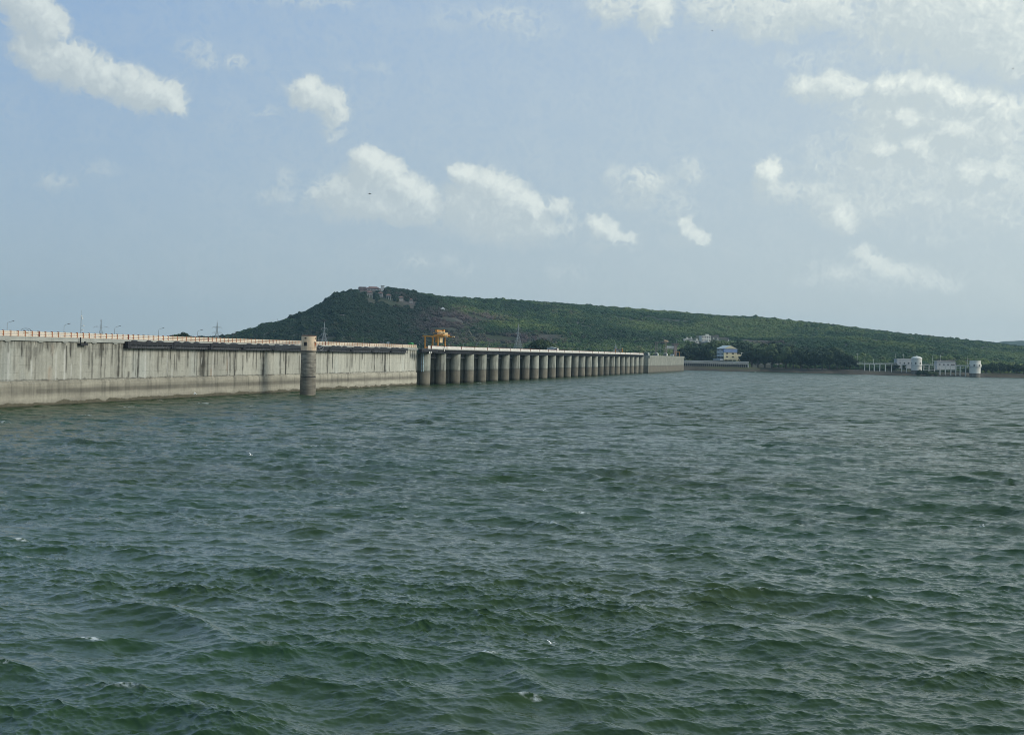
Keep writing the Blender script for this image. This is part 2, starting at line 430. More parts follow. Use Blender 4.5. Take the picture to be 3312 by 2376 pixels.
def attr_material(name, attr, rough=0.9, fine=1.2, amt=0.16):
    m = bpy.data.materials.new(name)
    m.use_nodes = True
    nt = m.node_tree
    t = NT(nt)
    b = nt.nodes['Principled BSDF']
    a = t.n('ShaderNodeAttribute', attribute_name=attr)
    g = t.n('ShaderNodeNewGeometry')
    n = t.n('ShaderNodeTexNoise', ins={'Vector': g.outputs['Position'], 'Scale': fine, 'Detail': 7.0, 'Roughness': 0.7})
    k = t.mapr(n.outputs['Fac'], 0.25, 0.75, 1 - amt, 1 + amt)
    kk = t.n('ShaderNodeCombineXYZ', ins={0: k, 1: k, 2: k})
    c = t.mix(1.0, a.outputs['Color'], kk.outputs[0], 'MULTIPLY')
    nt.links.new(c, b.inputs['Base Color'])
    b.inputs['Roughness'].default_value = rough
    b.inputs['Specular IOR Level'].default_value = 0.25
    bp = t.n('ShaderNodeBump', ins={'Strength': 0.35, 'Distance': 0.08, 'Height': n.outputs['Fac']})
    nt.links.new(bp.outputs[0], b.inputs['Normal'])
    return m

def set_color(o, name, rgb):
    a = o.data.color_attributes.new(name, 'FLOAT_COLOR', 'POINT')
    buf = np.ones((len(rgb), 4), dtype=np.float32)
    buf[:, :3] = rgb
    a.data.foreach_set('color', buf.ravel())

# ------------------------------------------------------------------ water
def ocean_tile(L, N, lam_peak, lam_min, lam_max, sigma, wind, spread, seed, pw=3.5):
    rng = np.random.default_rng(seed)
    k1 = 2 * np.pi * np.fft.fftfreq(N, L / N)
    kx, ky = np.meshgrid(k1, k1, indexing='xy')
    k = np.hypot(kx, ky)
    k[0, 0] = 1e-6
    lam = 2 * np.pi / k
    kp = 2 * np.pi / lam_peak
    S = np.exp(-0.75 * (kp / k) ** 2) / k ** pw
    S *= ((lam > lam_min) & (lam < lam_max))
    th = np.arctan2(ky, kx) - wind
    c = np.cos(th)
    S *= np.abs(c) ** spread * np.where(c > 0, 1.0, 0.25) + 0.02
    amp = np.sqrt(S) * (rng.normal(size=k.shape) + 1j * rng.normal(size=k.shape))
    h = np.real(np.fft.ifft2(amp))
    f = sigma / h.std()
    amp = amp * f
    h = np.real(np.fft.ifft2(amp))
    dx = np.real(np.fft.ifft2(1j * kx / k * amp))
    dy = np.real(np.fft.ifft2(1j * ky / k * amp))
    jxx = np.real(np.fft.ifft2(-kx * kx / k * amp))
    jyy = np.real(np.fft.ifft2(-ky * ky / k * amp))
    jxy = np.real(np.fft.ifft2(-kx * ky / k * amp))
    return h, dx, dy, jxx, jyy, jxy
def tile_sample(T, L, x, y):
    N = T.shape[0]
    u, v = np.mod(x / L, 1.0) * N, np.mod(y / L, 1.0) * N
    i, j = np.floor(u).astype(np.int64) % N, np.floor(v).astype(np.int64) % N
    fu, fv = u - np.floor(u), v - np.floor(v)
    i1, j1 = (i + 1) % N, (j + 1) % N
    return (T[j, i] * (1 - fu) + T[j, i1] * fu) * (1 - fv) + (T[j1, i] * (1 - fu) + T[j1, i1] * fu) * fv

def water_material():
    m = bpy.data.materials.new('choppy_lake_water')
    m.use_nodes = True
    nt = m.node_tree
    t = NT(nt)
    b = nt.nodes['Principled BSDF']
    g = t.n('ShaderNodeNewGeometry')
    pos = g.outputs['Position']
    big = t.n('ShaderNodeTexNoise', ins={'Vector': pos, 'Scale': 0.02, 'Detail': 3.0, 'Roughness': 0.5})
    # body colour: greenish silt-laden lake water, browner in places
    c = t.mix(t.mapr(big.outputs['Fac'], 0.35, 0.7, 0, 1), (0.017, 0.046, 0.012), (0.034, 0.049, 0.010))
    fo = t.n('ShaderNodeAttribute', attribute_name='foam')
    fn = t.n('ShaderNodeTexNoise', ins={'Vector': pos, 'Scale': 5.0, 'Detail': 5.0, 'Roughness': 0.7})
    ff = t.math('MULTIPLY', fo.outputs['Fac'], t.mapr(fn.outputs['Fac'], 0.36, 0.56, 0.0, 1.0), clamp=True)
    c = t.mix(ff, c, (0.62, 0.64, 0.62))
    nt.links.new(c, b.inputs['Base Color'])
    rp = t.n('ShaderNodeAttribute', attribute_name='ripple')
    nt.links.new(t.math('ADD', t.math('MULTIPLY_ADD', rp.outputs['Fac'], 0.19, 0.05), t.math('MULTIPLY', ff, 0.5)), b.inputs['Roughness'])
    b.inputs['IOR'].default_value = 1.33
    b.inputs['Specular Tint'].default_value = (0.58, 0.88, 1.0, 1)
    b.inputs['Specular IOR Level'].default_value = 0.5
    # wind ripples, finer than the mesh carries; stronger in gusts
    mp = t.n('ShaderNodeMapping', ins={'Vector': pos, 'Rotation': (0, 0, R(18)), 'Scale': (0.55, 1.35, 1.0)})
    r1 = t.n('ShaderNodeTexNoise', ins={'Vector': mp.outputs[0], 'Scale': 2.6, 'Detail': 5.0, 'Roughness': 0.62, 'Distortion': 0.25})
    gust = t.n('ShaderNodeTexNoise', ins={'Vector': t.n('ShaderNodeMapping', ins={'Vector': pos, 'Scale': (0.012, 0.028, 1)}).outputs[0], 'Scale': 1.0, 'Detail': 4.0})
    rp = t.n('ShaderNodeAttribute', attribute_name='ripple')
    r2 = t.n('ShaderNodeTexNoise', ins={'Vector': mp.outputs[0], 'Scale': 0.42, 'Detail': 3.0, 'Roughness': 0.6})
    bp = t.n('ShaderNodeBump', ins={'Distance': 0.36, 'Height': t.math('ADD', r1.outputs['Fac'], t.math('MULTIPLY', r2.outputs['Fac'], t.math('MULTIPLY', rp.outputs['Fac'], 1.9))),
                                    'Strength': t.math('MULTIPLY', t.mapr(gust.outputs['Fac'], 0.35, 0.65, 0.6, 1.0), t.mapr(rp.outputs['Fac'], 0, 1, 0.10, 1.0))})
    # far off, the wavelets lie between the points of the mesh: tilt the surface by a noise of slopes there
    sn = t.n('ShaderNodeTexNoise', ins={'Vector': mp.outputs[0], 'Scale': 0.85, 'Detail': 3.0, 'Roughness': 0.62})
    sl = t.n('ShaderNodeVectorMath', operation='SUBTRACT', ins={0: sn.outputs['Color'], 1: (0.5, 0.5, 0.5)})
    s2 = t.n('ShaderNodeTexNoise', ins={'Vector': mp.outputs[0], 'Scale': 0.30, 'Detail': 2.0, 'Roughness': 0.6})
    sl2 = t.n('ShaderNodeVectorMath', operation='SUBTRACT', ins={0: s2.outputs['Color'], 1: (0.5, 0.5, 0.5)})
    k = t.math('MULTIPLY', rp.outputs['Fac'], t.mapr(gust.outputs['Fac'], 0.3, 0.7, 1.35, 2.6))
    kv = t.n('ShaderNodeCombineXYZ', ins={0: t.math('MULTIPLY', k, 0.8), 1: t.math('MULTIPLY', k, 1.7), 2: 0.0})
    sl = t.n('ShaderNodeVectorMath', operation='MULTIPLY', ins={0: t.n('ShaderNodeVectorMath', operation='ADD', ins={0: sl.outputs[0], 1: sl2.outputs[0]}).outputs[0], 1: kv.outputs[0]})
    sl = t.n('ShaderNodeVectorMath', operation='ADD', ins={0: bp.outputs[0], 1: sl.outputs[0]})
    sl = t.n('ShaderNodeVectorMath', operation='NORMALIZE', ins={0: sl.outputs[0]})
    nt.links.new(sl.outputs[0], b.inputs['Normal'])
    return m

def build_water():
    wind = R(90 - 22)                       # waves run away from the camera and a little to the right
    LA, LB = 173.0, 19.0
    LM = 59.0
    A = ocean_tile(LA, 1024, 6.2, 2.0, 14.0, 0.118, wind, 3.0, 3, 4.2)
    Mt = ocean_tile(LM, 1024, 1.9, 0.55, 2.4, 0.034, wind + .25, 2.2, 8, 3.6)
    B = ocean_tile(LB, 1024, 0.55, 0.14, 0.8, 0.0115, wind - .1, 2.6, 5, 3.3)
    rr = [16.0]
    while rr[-1] < 1700.0:
        r = rr[-1]
        rr.append(r + max(0.065, r * r / (CAMH * 1422.0) * 0.32))
    rr = np.array(rr)
    az = np.concatenate([np.linspace(-75, -28, 90, endpoint=False), np.linspace(-28, 28, 1500), np.linspace(28, 75, 91)[1:]])
    a = np.radians(az)
    X0, Y0 = rr[:, None] * np.sin(a)[None, :], rr[:, None] * np.cos(a)[None, :]
    dr = np.gradient(rr)[:, None]
    # where the mesh is too coarse for the small ripples the bump takes over
    wB = np.clip(1.5 - dr / 0.2, 0, 1)
    wM = np.clip(1.6 - dr / 1.1, 0, 1)
    wA = np.clip(1.35 - dr / 8.0, 0.5, 1)
    gx = fbm(X0 / 60 + 9, Y0 / 26, 3, 21)
    gustA = (0.66 + 0.5 * gx) * (0.42 + 1.1 * fbm(X0 / 13, Y0 / 9 + 3, 2, 61))
    gustB = 0.1 + 1.7 * fbm(X0 / 16, Y0 / 9 + 5, 3, 31)
    h = tile_sample(A[0], LA, X0, Y0) * wA * gustA
    hb = tile_sample(B[0], LB, X0, Y0) * wB * gustB + tile_sample(Mt[0], LM, X0, Y0) * wM * (.5 + .5 * gustB)
    chop = 1.2
    X = X0 + chop * tile_sample(A[1], LA, X0, Y0) * gustA * (dr < 3) + 1.0 * tile_sample(Mt[1], LM, X0, Y0) * wM * (.5 + .5 * gustB) + 0.8 * tile_sample(B[1], LB, X0, Y0) * wB * gustB
    Y = Y0 + chop * tile_sample(A[2], LA, X0, Y0) * gustA * (dr < 3) + 1.0 * tile_sample(Mt[2], LM, X0, Y0) * wM * (.5 + .5 * gustB) + 0.8 * tile_sample(B[2], LB, X0, Y0) * wB * gustB
    Z = h + hb
    jxx, jyy, jxy = (tile_sample(A[i], LA, X0, Y0) * gustA * chop for i in (3, 4, 5))
    J = (1 + jxx) * (1 + jyy) - jxy ** 2
    patch = fbm(X0 / 17 + 3, Y0 / 11, 3, 77)
    foam = np.clip((np.quantile(J[:500], .004) - J) * 4, 0, 1) * np.clip((patch - 0.52) * 9, 0, 1)
    # breaking crests that stand out: (pixel, pixel, length in metres)
    for (px, py, ln) in ((10, 1368, 2.6), (367, 1317, 2.2), (297, 1347, 1.6), (776, 1311, 1.8), (706, 1304, 2.6), (1003, 1441, 1.6), (197, 1754, .9), (234, 2063, 1.15), (246, 2121, .45), (1513, 1435, 2.6), (1725, 1461, 1.8),
                         (1941, 1450, 1.6), (1170, 1625, 1.0), (1372, 1635, .8), (1980, 1677, 1.6), (1776, 1693, .8), (1800, 2107, .85), (1995, 2344, .8), (2622, 1395, 2.2), (2904, 1451, 1.8), (3174, 1452, 2.0), (2709, 1509, 1.4),
                         (2880, 1817, 1.2), (2943, 1825, .5), (2510, 1914, .5), (2636, 1957, .4), (2763, 1270, 3.0), (3191, 1346, 2.0), (2790, 1230, 3), (1500, 1225, 2.5), (1540, 1238, 2.0)):
        d = ray(px, py)
        tt = -CAMH / d.z
        gx0, gy0 = d.x * tt, d.y * tt
        i0, i1 = np.searchsorted(rr, [math.hypot(gx0, gy0) - 3.0, math.hypot(gx0, gy0) + 3.0])
        i1 = max(i1, i0 + 2)
        j0, j1 = np.searchsorted(a, [math.atan2(gx0, gy0) - 3.0 / tt, math.atan2(gx0, gy0) + 3.0 / tt])
        sub = Z[i0:i1, j0:j1]
        k = np.unravel_index(np.argmax(sub), sub.shape)
        cx_, cy_ = X[i0:i1, j0:j1][k], Y[i0:i1, j0:j1][k]
        w0 = (slice(max(0, i0 - 20), i1 + 20), slice(max(0, j0 - 20), j1 + 20))
        ex, ey = X[w0] - cx_, Y[w0] - cy_ + .08
        wv_ = ex * math.sin(R(22)) + ey * math.cos(R(22)); cr = ex * math.cos(R(22)) - ey * math.sin(R(22))
        wv_ = wv_ + .10 * ln * (fbm(cr / (.3 * ln + .1), cr * 0 + px, 3, 4) - .5)
        m = np.clip(1.1 - np.hypot(cr / (ln * .62), wv_ / (ln * .075 + .05 + dr[w0[0]] * .5)), 0, 1)
        foam[w0] = np.maximum(foam[w0], np.clip(m * 1.8, 0, .9) * np.clip((fbm(X[w0] / .30, Y[w0] / .12, 4, 9) - .36) * 5, 0, 1))
    V = np.stack([X, Y, Z], -1).reshape(-1, 3)
    o = np_mesh('water', V, grid_faces(len(rr), len(az))[:, ::-1], M['water'], smooth=True)
    at_ = o.data.attributes.new('foam', 'FLOAT', 'POINT')
    at_.data.foreach_set('value', foam.astype(np.float32).ravel())
    at_ = o.data.attributes.new('ripple', 'FLOAT', 'POINT')     # how much of the fine ripple the mesh itself does not carry
    at_.data.foreach_set('value', np.broadcast_to(1 - .45 * wB - .55 * wM, Z.shape).astype(np.float32).ravel())
    tag(o, 'dark green choppy reservoir water with scattered whitecaps', 'water', kind='structure')
    return o
M['water'] = water_material()
build_water()

# ------------------------------------------------------------------ the dam: s runs along it, q is the distance out towards the lake
_dv = ray(2789, 1166)
TH = math.atan2(_dv.x, _dv.y)
DV, QV = Vector((math.sin(TH), math.cos(TH), 0)), Vector((math.cos(TH), -math.sin(TH), 0))
PERP = 143.1
DAM_RZ = math.pi / 2 - TH               # local x = along the dam, local y = away from the lake
WALLQ = -3.0
def dam(s, q, z):
    return DV * s + QV * (q - PERP) + Vector((0, 0, z))
def s_of(px, q, py=1130):
    d = ray(px, py)
    return (PERP - q) / math.tan(TH - math.atan2(d.x, d.y))
def q_of(px, s, py=1110):
    d = ray(px, py)
    return PERP - s * math.tan(TH - math.atan2(d.x, d.y))
def z_of(px, py, s, q):
    P = dam(s, q, 0)
    d = ray(px, py)
    return CAMH + d.z / math.hypot(d.x, d.y) * math.hypot(P.x, P.y)
PIER0, PSTEP = 464.6, 18.63
S_END = s_of(1348, WALLQ)
S_START = s_of(-130, WALLQ)

DAM = thing('dam', 'long pale concrete dam with a stained wall, rounded spillway piers and a white parapet', 'dam', dam(0, 0, 0), DAM_RZ)

def wall_face():
    s = np.arange(S_START, S_END + 0.01, 0.14)
    z = np.arange(-3.0, 11.91, 0.11)
    S, Z = np.meshgrid(s, z, indexing='xy')
    n = lambda a, b, o=4, sd=0: fbm(S / a, Z / b, o, sd)
    q = np.where(Z < 4.35, 0.22, 0.0) * np.clip((4.55 - Z) / 0.25, 0, 1) + 0.05 * (n(3, 3, 4, 5) - .5)
    V = np.stack([S, -(WALLQ + q), Z], -1).reshape(-1, 3)
    # concrete tone: upper face, old waterline, lower bands, wet foot
    base = np.array([0.37, 0.366, 0.312])
    C = np.ones(S.shape + (3,)) * base
    mono = np.floor((S - PIER0) / PSTEP).astype(int)
    tone = np.array([0.86 + 0.26 * ((m * 7919 % 97) / 97.0) for m in range(-40, 3)])
    C *= tone[mono + 40][..., None]
    C *= (0.80 + 0.40 * n(5, 7, 5, 1))[..., None]
    vs = fbm(S / 0.55, Z / 9 + 3, 4, 9)
    C *= (0.76 + 0.48 * vs)[..., None]
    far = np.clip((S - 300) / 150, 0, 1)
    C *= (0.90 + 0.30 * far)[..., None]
    # bluish lime runs
    bl = np.clip(fbm(S / 6, Z / 30, 3, 41) - 0.58, 0, 1) * 2.2
    C = C * (1 - bl[..., None] * .6) + np.array([0.34, 0.39, 0.385]) * bl[..., None] * .6
    # lift joints
    lj = np.abs(((Z + 0.12 * (n(4, 50, 2, 3) - .5)) % 1.52) - 0.76) > 0.715
    C *= np.where(lj & (n(3, 3, 3, 8) > 0.5), 0.80, 1.0)[..., None]
    top, bot = 11.9, 4.7
    fr = (top - Z) / (top - bot)                      # 0 at the coping, 1 at the old waterline
    st = np.zeros(S.shape)
    LIST = [(71, 0, .42, .35, .8), (115, .15, .42, 1.1, .55), (116, .4, 1, .25, .6), (153, 0, .22, .3, .7), (168, 0, .3, .25, .5), (229, 0, .42, .45, .95), (236, 0, .2, .3, .5),
            (300, .25, 1, .45, .5), (326, 0, .4, 1.1, .85), (333, 0, .25, .5, .8), (342, .1, .35, .25, .9), (328, .4, 1, .4, .35), (340, .4, 1, .3, .4), (364, 0, .6, .4, .75),
            (375, 0, .2, .3, .6), (385, 0, .98, .55, 1), (418, .8, 1, .6, .6), (448, .1, 1.05, .45, .95), (460, 0, .25, .3, .4), (545, .1, .5, .25, .35),
            (580, .15, .5, .45, .75), (609, .15, .45, .35, .75), (630, .2, .9, .4, .4), (637, .1, 1, .3, .55), (643, 0, .22, .8, .85), (652, .1, 1, 1.3, .85), (658, 0, 1.25, 1.3, 1), (667, 0, .2, .3, .6),
            (690, .0, .3, .3, .4), (725, .2, .6, .5, .45), (732, .1, .5, .3, .45), (745, 0, .9, .4, .65), (761, 0, 1.6, .6, .95), (768, 0, .2, .3, .6), (800, 0, .55, .35, .85), (806, 0, .4, .3, .85),
            (820, 0, .8, .3, .6), (831, 0, .8, .35, .7), (843, 0, .35, .35, .85), (853, 0, 1.7, .9, 1), (877, 0, .3, .3, .8), (885, 0, .3, .3, .8), (907, 0, 1, .6, .85), (925, 0, 1.1, .7, .95),
            (938, .0, .5, .3, .4), (1052, 0, .3, .3, .6), (1060, .15, 1.4, .6, .95), (1077, 0, .35, .5, .85), (1095, 0, .2, .3, .5), (1133, .2, 1, .5, .4), (1150, 0, .6, .3, .35), (1165, .1, .8, .3, .4),
            (1180, 0, .7, .3, .35), (1212, 0, 1, .5, .9), (1222, 0, .35, .3, .6), (1237, 0, .95, .5, .85), (1246, 0, 1.5, 1.2, .95), (1260, 0, 1.0, .45, .85), (1272, 0, .25, .3, .5), (1297, 0, .6, .3, .45),
            (1310, 0, .9, .3, .5), (1327, -.1, .35, .7, .85), (1335, -.1, .4, .6, .8), (1341, -.1, .5, .5, .8), (1346, -.1, .95, .6, .6)]
    for k in range(150):
        LIST.append((RNG.uniform(-60, 1346), 0, RNG.uniform(.04, .3), RNG.uniform(.15, .35), RNG.uniform(.25, .7)))
    for k in range(70):
        a = RNG.choice([0, 0, .1, .3]); LIST.append((RNG.uniform(-60, 1346), a, a + RNG.uniform(.3, 1.0), RNG.uniform(.15, .5), RNG.uniform(.3, .8)))
    for (px, a, b, w, k) in LIST:
        s0 = s_of(px, WALLQ) + 0.4 * (fbm(Z[:, :1] / 2.5, Z[:, :1] * 0 + px, 3, 2) - .5)
        wd = w * (0.55 + 0.9 * fbm(Z[:, :1] / 1.3 + px, Z[:, :1] * 0, 3, 6))
        m = np.exp(-((S - s0) / (wd * 0.85)) ** 2)
        m *= np.clip((fr - a) / 0.04 + .5, 0, 1) * np.clip((b - fr) / 0.12 + .5, 0, 1)
        m *= np.where(fr > 1.0, 0.5, 1.0)
        st = np.maximum(st, k ** .6 * m * (0.55 + 0.8 * n(.7, 1.6, 3, 12)))
    # fringe of fine drips under the coping
    dr = np.clip((fbm(S / 0.5, Z * 0, 3, 19) - 0.42) * 4, 0, 1) * np.clip(1 - fr / (0.05 + 0.28 * fbm(S / 0.9, Z * 0, 2, 23) ** 2 * 2), 0, 1)
    st = np.maximum(st, 0.75 * dr)
    # dark growth along the old waterline
    gl = 4.72 + 0.16 * (fbm(S / 2.0, Z * 0, 4, 27) - .5)
    gt = 0.10 + 0.55 * fbm(S / 1.1, Z * 0 + 9, 4, 28) ** 2
    st = np.maximum(st, np.clip((Z - gl + .06) / .07, 0, 1) * np.clip(1 - (Z - gl) / gt, 0, 1) * 0.9)
    st = np.clip(st, 0, 1)
    dark = np.array([0.046, 0.044, 0.036])
    C = C * (1 - st[..., None]) + dark * st[..., None]
    # pale lime drips
    wl = np.zeros(S.shape)
    for px, a, b, w in ((558, .72, 1.1, .35), (471, .1, 1.1, .5), (653, .4, .6, .3), (542, .2, .9, .3), (232, .6, .9, .3), (103, .5, .9, .4), (28, .3, 1, .6), (182, .3, 1, .4), (210, .2, 1, .5), (262, .3, 1, .5),
                        (690, .2, 1, .4), (740, .1, 1, .3), (1132, .95, 1.2, .3), (1170, .95, 1.15, .3), (1292, .9, 1.1, .3), (1090, .95, 1.15, .3), (1082, 1, 1.15, .3)):
        s0 = s_of(px, WALLQ)
        m = np.exp(-((S - s0) / (w * .6)) ** 2) * np.clip((fr - a) / 0.08 + .5, 0, 1) * np.clip((b - fr) / 0.1 + .5, 0, 1)
        wl = np.maximum(wl, m * .55)
    C = C * (1 - wl[..., None]) + np.array([0.56, 0.56, 0.52]) * wl[..., None]
    ru = np.zeros(S.shape)
    for px, a, b, w in ((162, .6, 1.05, .6), (170, .05, .4, .5), (684, .7, 1.05, .5), (735, .4, .9, .4)):
        s0 = s_of(px, WALLQ)
        ru = np.maximum(ru, .5 * np.exp(-((S - s0) / w) ** 2) * np.clip((fr - a) / .1, 0, 1) * np.clip((b - fr) / .1, 0, 1) * n(.5, 2, 3, 3))
    C = C * (1 - ru[..., None]) + np.array([0.30, 0.17, 0.09]) * ru[..., None]
    # below the old waterline
    jag = 0.35 * (fbm(S / 3.0, Z * 0 + 2, 4, 33) - .5)
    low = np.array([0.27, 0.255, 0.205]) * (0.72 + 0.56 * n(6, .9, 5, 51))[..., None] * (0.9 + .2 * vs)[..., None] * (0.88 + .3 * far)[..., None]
    pale = np.clip(1 - np.abs(Z - 3.95 - .2 * jag) / .55, 0, 1) * .32 + np.clip(1 - np.abs(Z - 1.45) / .8, 0, 1) * .30
    low = low * (1 + pale[..., None])
    mid = np.clip((3.25 + .3 * jag - Z) / .25, 0, 1) * np.clip((Z - 2.1) / .35, 0, 1) * np.clip(.25 + (s_of(118, WALLQ) < S) * .6, 0, 1)
    low *= (1 - .42 * mid)[..., None]
    drip = np.clip(fbm(S / 1.0, Z / 40, 4, 60) - .56, 0, 1) * 2.2 * np.clip((Z - .8) / 2, 0, 1)
    low *= (1 - np.clip(drip * .6, 0, .3))[..., None]
    lowst = st * np.clip((Z - 1.2) / 2.5, 0, 1)
    low = low * (1 - .65 * lowst[..., None])
    edge = np.clip(1 - np.abs(Z - 4.55 - .06 * jag) / .10, 0, 1) * (n(1, 5, 3, 70) > .42)
    low = low * (1 + .5 * edge[..., None])
    mask = np.clip((4.70 + .1 * jag - Z) / .06, 0, 1)[..., None]
    C = C * (1 - mask) + low * mask
    wet = np.clip((0.80 + 2.6 * jag * (.4 + 1.2 * fbm(S / 14, Z * 0, 2, 91)) - Z) / .12, 0, 1)[..., None]
    wetc = np.array([0.098, 0.090, 0.062]) * (.7 + .6 * n(.8, .4, 4, 81))[..., None]
    C = C * (1 - wet) + wetc * wet
    alg = np.clip((0.28 + .5 * jag - Z) / .2, 0, 1)[..., None]
    C = C * (1 - alg) + np.array([0.035, 0.042, 0.024]) * alg
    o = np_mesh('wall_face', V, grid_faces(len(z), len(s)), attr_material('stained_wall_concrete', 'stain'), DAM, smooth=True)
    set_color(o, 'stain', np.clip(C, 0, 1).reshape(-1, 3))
wall_face()
# core of the gravity wall behind its face, the roadway and the coping beam
MB().add([(S_START, 3.05, -3), (S_END - .05, 3.05, -3), (S_END - .05, 18, -3), (S_START, 18, -3), (S_START, 3.15, 12.3), (S_END - .05, 3.15, 12.3), (S_END - .05, 18, 12.3), (S_START, 18, 12.3)],
         [(0, 3, 2, 1), (4, 5, 6, 7), (1, 2, 6, 5), (2, 3, 7, 6), (3, 0, 4, 7), (0, 1, 5, 4)]).build('wall_core', M['concrete'], DAM)
cb = MB()
ss = S_START
k = 0
while ss < S_END - 1:
    e = min(S_END, ss + PSTEP - .05)
    cb.box(ss, e, 2.72, 3.6, 11.9, 12.66)
    # curved haunches below the beam
    for hs in (0.28, 0.72):
        c0 = ss + (e - ss) * hs
        cb.add([(c0 - 1.1, 2.78, 11.9), (c0 + 1.1, 2.78, 11.9), (c0 + .45, 2.86, 11.62), (c0 - .45, 2.86, 11.62), (c0 - 1.1, 3.1, 11.9), (c0 + 1.1, 3.1, 11.9), (c0 + .45, 3.1, 11.62), (c0 - .45, 3.1, 11.62)],
               [(0, 1, 5, 4), (3, 7, 6, 2), (0, 3, 2, 1), (0, 4, 7, 3), (1, 2, 6, 5)])
    ss += PSTEP
cb.build('coping_beam', M['coping'], DAM)
MB().box(S_START, 958, 3.6, 19.0, 12.31, 12.55).build('road_deck', M['asphalt'], DAM)

# --- spillway: piers, gates, stop-log beams, girder, parapet
NP = 27
PIER_TOP = 10.85
def pier_poly():
    r, pts = 2.3, []
    for i in range(25):
        a = math.pi * i / 24
        pts.append((r * math.cos(a), 2.3 - r * math.sin(a)))          # from +s round the nose to -s
    pts += [(-r, 2.75), (-1.45, 2.75), (-1.45, 3.75), (-r, 3.75), (-r, 17.5), (r, 17.5), (r, 3.75), (1.45, 3.75), (1.45, 2.75), (r, 2.75)]
    return pts
pm = MB().prism(pier_poly(), -4.0, PIER_TOP, 1).build('pier', M['pier'], DAM, smooth=40)
pm.location = (PIER0, 0, 0)
gm = MB()
for i in range(9):
    z0, z1 = -2 + i * 1.35, -2 + (i + 1) * 1.35
    f = lambda z: 7.2 - 1.5 * math.cos((z - 3) / 12 * 1.4)
    gm.add([(-6.85, f(z0), z0), (6.85, f(z0), z0), (6.85, f(z1), z1), (-6.85, f(z1), z1), (-6.85, f(z0) + .3, z0), (6.85, f(z0) + .3, z0), (6.85, f(z1) + .3, z1), (-6.85, f(z1) + .3, z1)],
           [(0, 1, 2, 3), (4, 7, 6, 5), (0, 4, 5, 1), (3, 2, 6, 7)])
gate0 = gm.build('gate', M['gate'], DAM)
gate0.location = (PIER0 + PSTEP / 2, 0, 0)
sb = MB()
for z in (9.25, 10.05):
    sb.box(-6.9, 6.9, 2.85, 3.4, z, z + .42)
    sb.box(-6.9, 6.9, 2.7, 2.85, z + .30, z + .36)
beam0 = sb.build('stop_log_beam', M['steel'], DAM)
beam0.location = (PIER0 + PSTEP / 2, 0, 0)
pp0 = MB()
pp0.add([(-PSTEP / 2 + .22, -.32, 12.45), (PSTEP / 2 - .22, -.32, 12.45), (PSTEP / 2 - .22, -.12, 12.45), (-PSTEP / 2 + .22, -.12, 12.45),
         (-PSTEP / 2 + .22, -.26, 13.42), (PSTEP / 2 - .22, -.26, 13.42), (PSTEP / 2 - .22, -.12, 13.42), (-PSTEP / 2 + .22, -.12, 13.42)],
        [(0, 3, 2, 1), (4, 5, 6, 7), (0, 1, 5, 4), (1, 2, 6, 5), (2, 3, 7, 6), (3, 0, 4, 7)])
panel0 = pp0.build('parapet_panel', M['parapet'], DAM)
panel0.location = (PIER0 + PSTEP / 2, 0, 0)
post0 = MB().box(-.2, .2, -.40, -.06, 12.40, 13.62).build('parapet_post', M['darkred'], DAM)
post0.location = (PIER0, 0, 0)
for i in range(1, NP):
    for src, off in ((pm, 0), (post0, 0)):
        c = src.copy(); link(c, DAM); c.location = (PIER0 + off + i * PSTEP, 0, 0)
for i in range(1, NP - 1):
    for src in (gate0, beam0, panel0):
        c = src.copy(); link(c, DAM); c.location = (PIER0 + PSTEP / 2 + i * PSTEP, 0, 0)
c = panel0.copy(); link(c, DAM); c.location = (PIER0 - PSTEP / 2 + 7, 0, 0); c.scale = (.14, 1, 1)
S_SP0, S_SP1 = PIER0 - 4.2, PIER0 + (NP - 1) * PSTEP + 3
MB().box(S_SP0, S_SP1, -.22, -.10, 13.45, 13.56).build('parapet_rail', M['darkred'], DAM)
gd = MB().box(S_SP0, S_SP1, .02, 3.0, 11.0, 12.2).box(S_SP0, S_SP1, -.16, .02, 12.02, 12.2).box(S_SP0, S_SP1, -.16, .02, 10.9, 11.06)
x = S_SP0 + .3
while x < S_SP1 - .3:
    gd.box(x, x + .14, -.12, .02, 11.06, 12.02)
    x += 1.35
gd.build('bridge_girder', M['black'], DAM)
MB().box(S_SP0, S_SP1, -.30, 18.4, 12.2, 12.45).build('deck_slab', M['coping'], DAM)
# far non-overflow block stepping out towards the lake
S_B0, S_B1 = s_of(2098, 2.2), s_of(2213, 2.2)
fb = MB().box(S_B0, S_B1, -2.2, 16, -4, 10.2).box(S_B0 + 4.0, S_B1 + .3, -2.5, 16, 10.2, 11.95)
x = S_B0 + 9
fb.build('end_block', M['pier'], DAM)
MB().box(S_SP1 - 1, S_B0 - .02, 1.0, 16, -4, 11.9).build('link_wall', M['pier'], DAM)

# ------------------------------------------------------------------ things on the dam
def dthing(name, label, cat, s, q, z, group=None):
    return thing(name, label, cat, dam(s, q, z), DAM_RZ, group)

ORD = ['first', 'second', 'third', 'fourth', 'fifth', 'sixth', 'seventh', 'eighth', 'ninth', 'tenth', 'eleventh', 'twelfth', 'thirteenth', 'fourteenth', 'fifteenth',
       'sixteenth', 'seventeenth', 'eighteenth', 'nineteenth', 'twentieth', 'twenty-first', 'twenty-second', 'twenty-third', 'twenty-fourth', 'twenty-fifth', 'twenty-sixth',
       'twenty-seventh', 'twenty-eighth', 'twenty-ninth', 'thirtieth', 'thirty-first', 'thirty-second', 'thirty-third', 'thirty-fourth', 'thirty-fifth', 'thirty-sixth', 'thirty-seventh', 'thirty-eighth', 'thirty-ninth', 'fortieth']

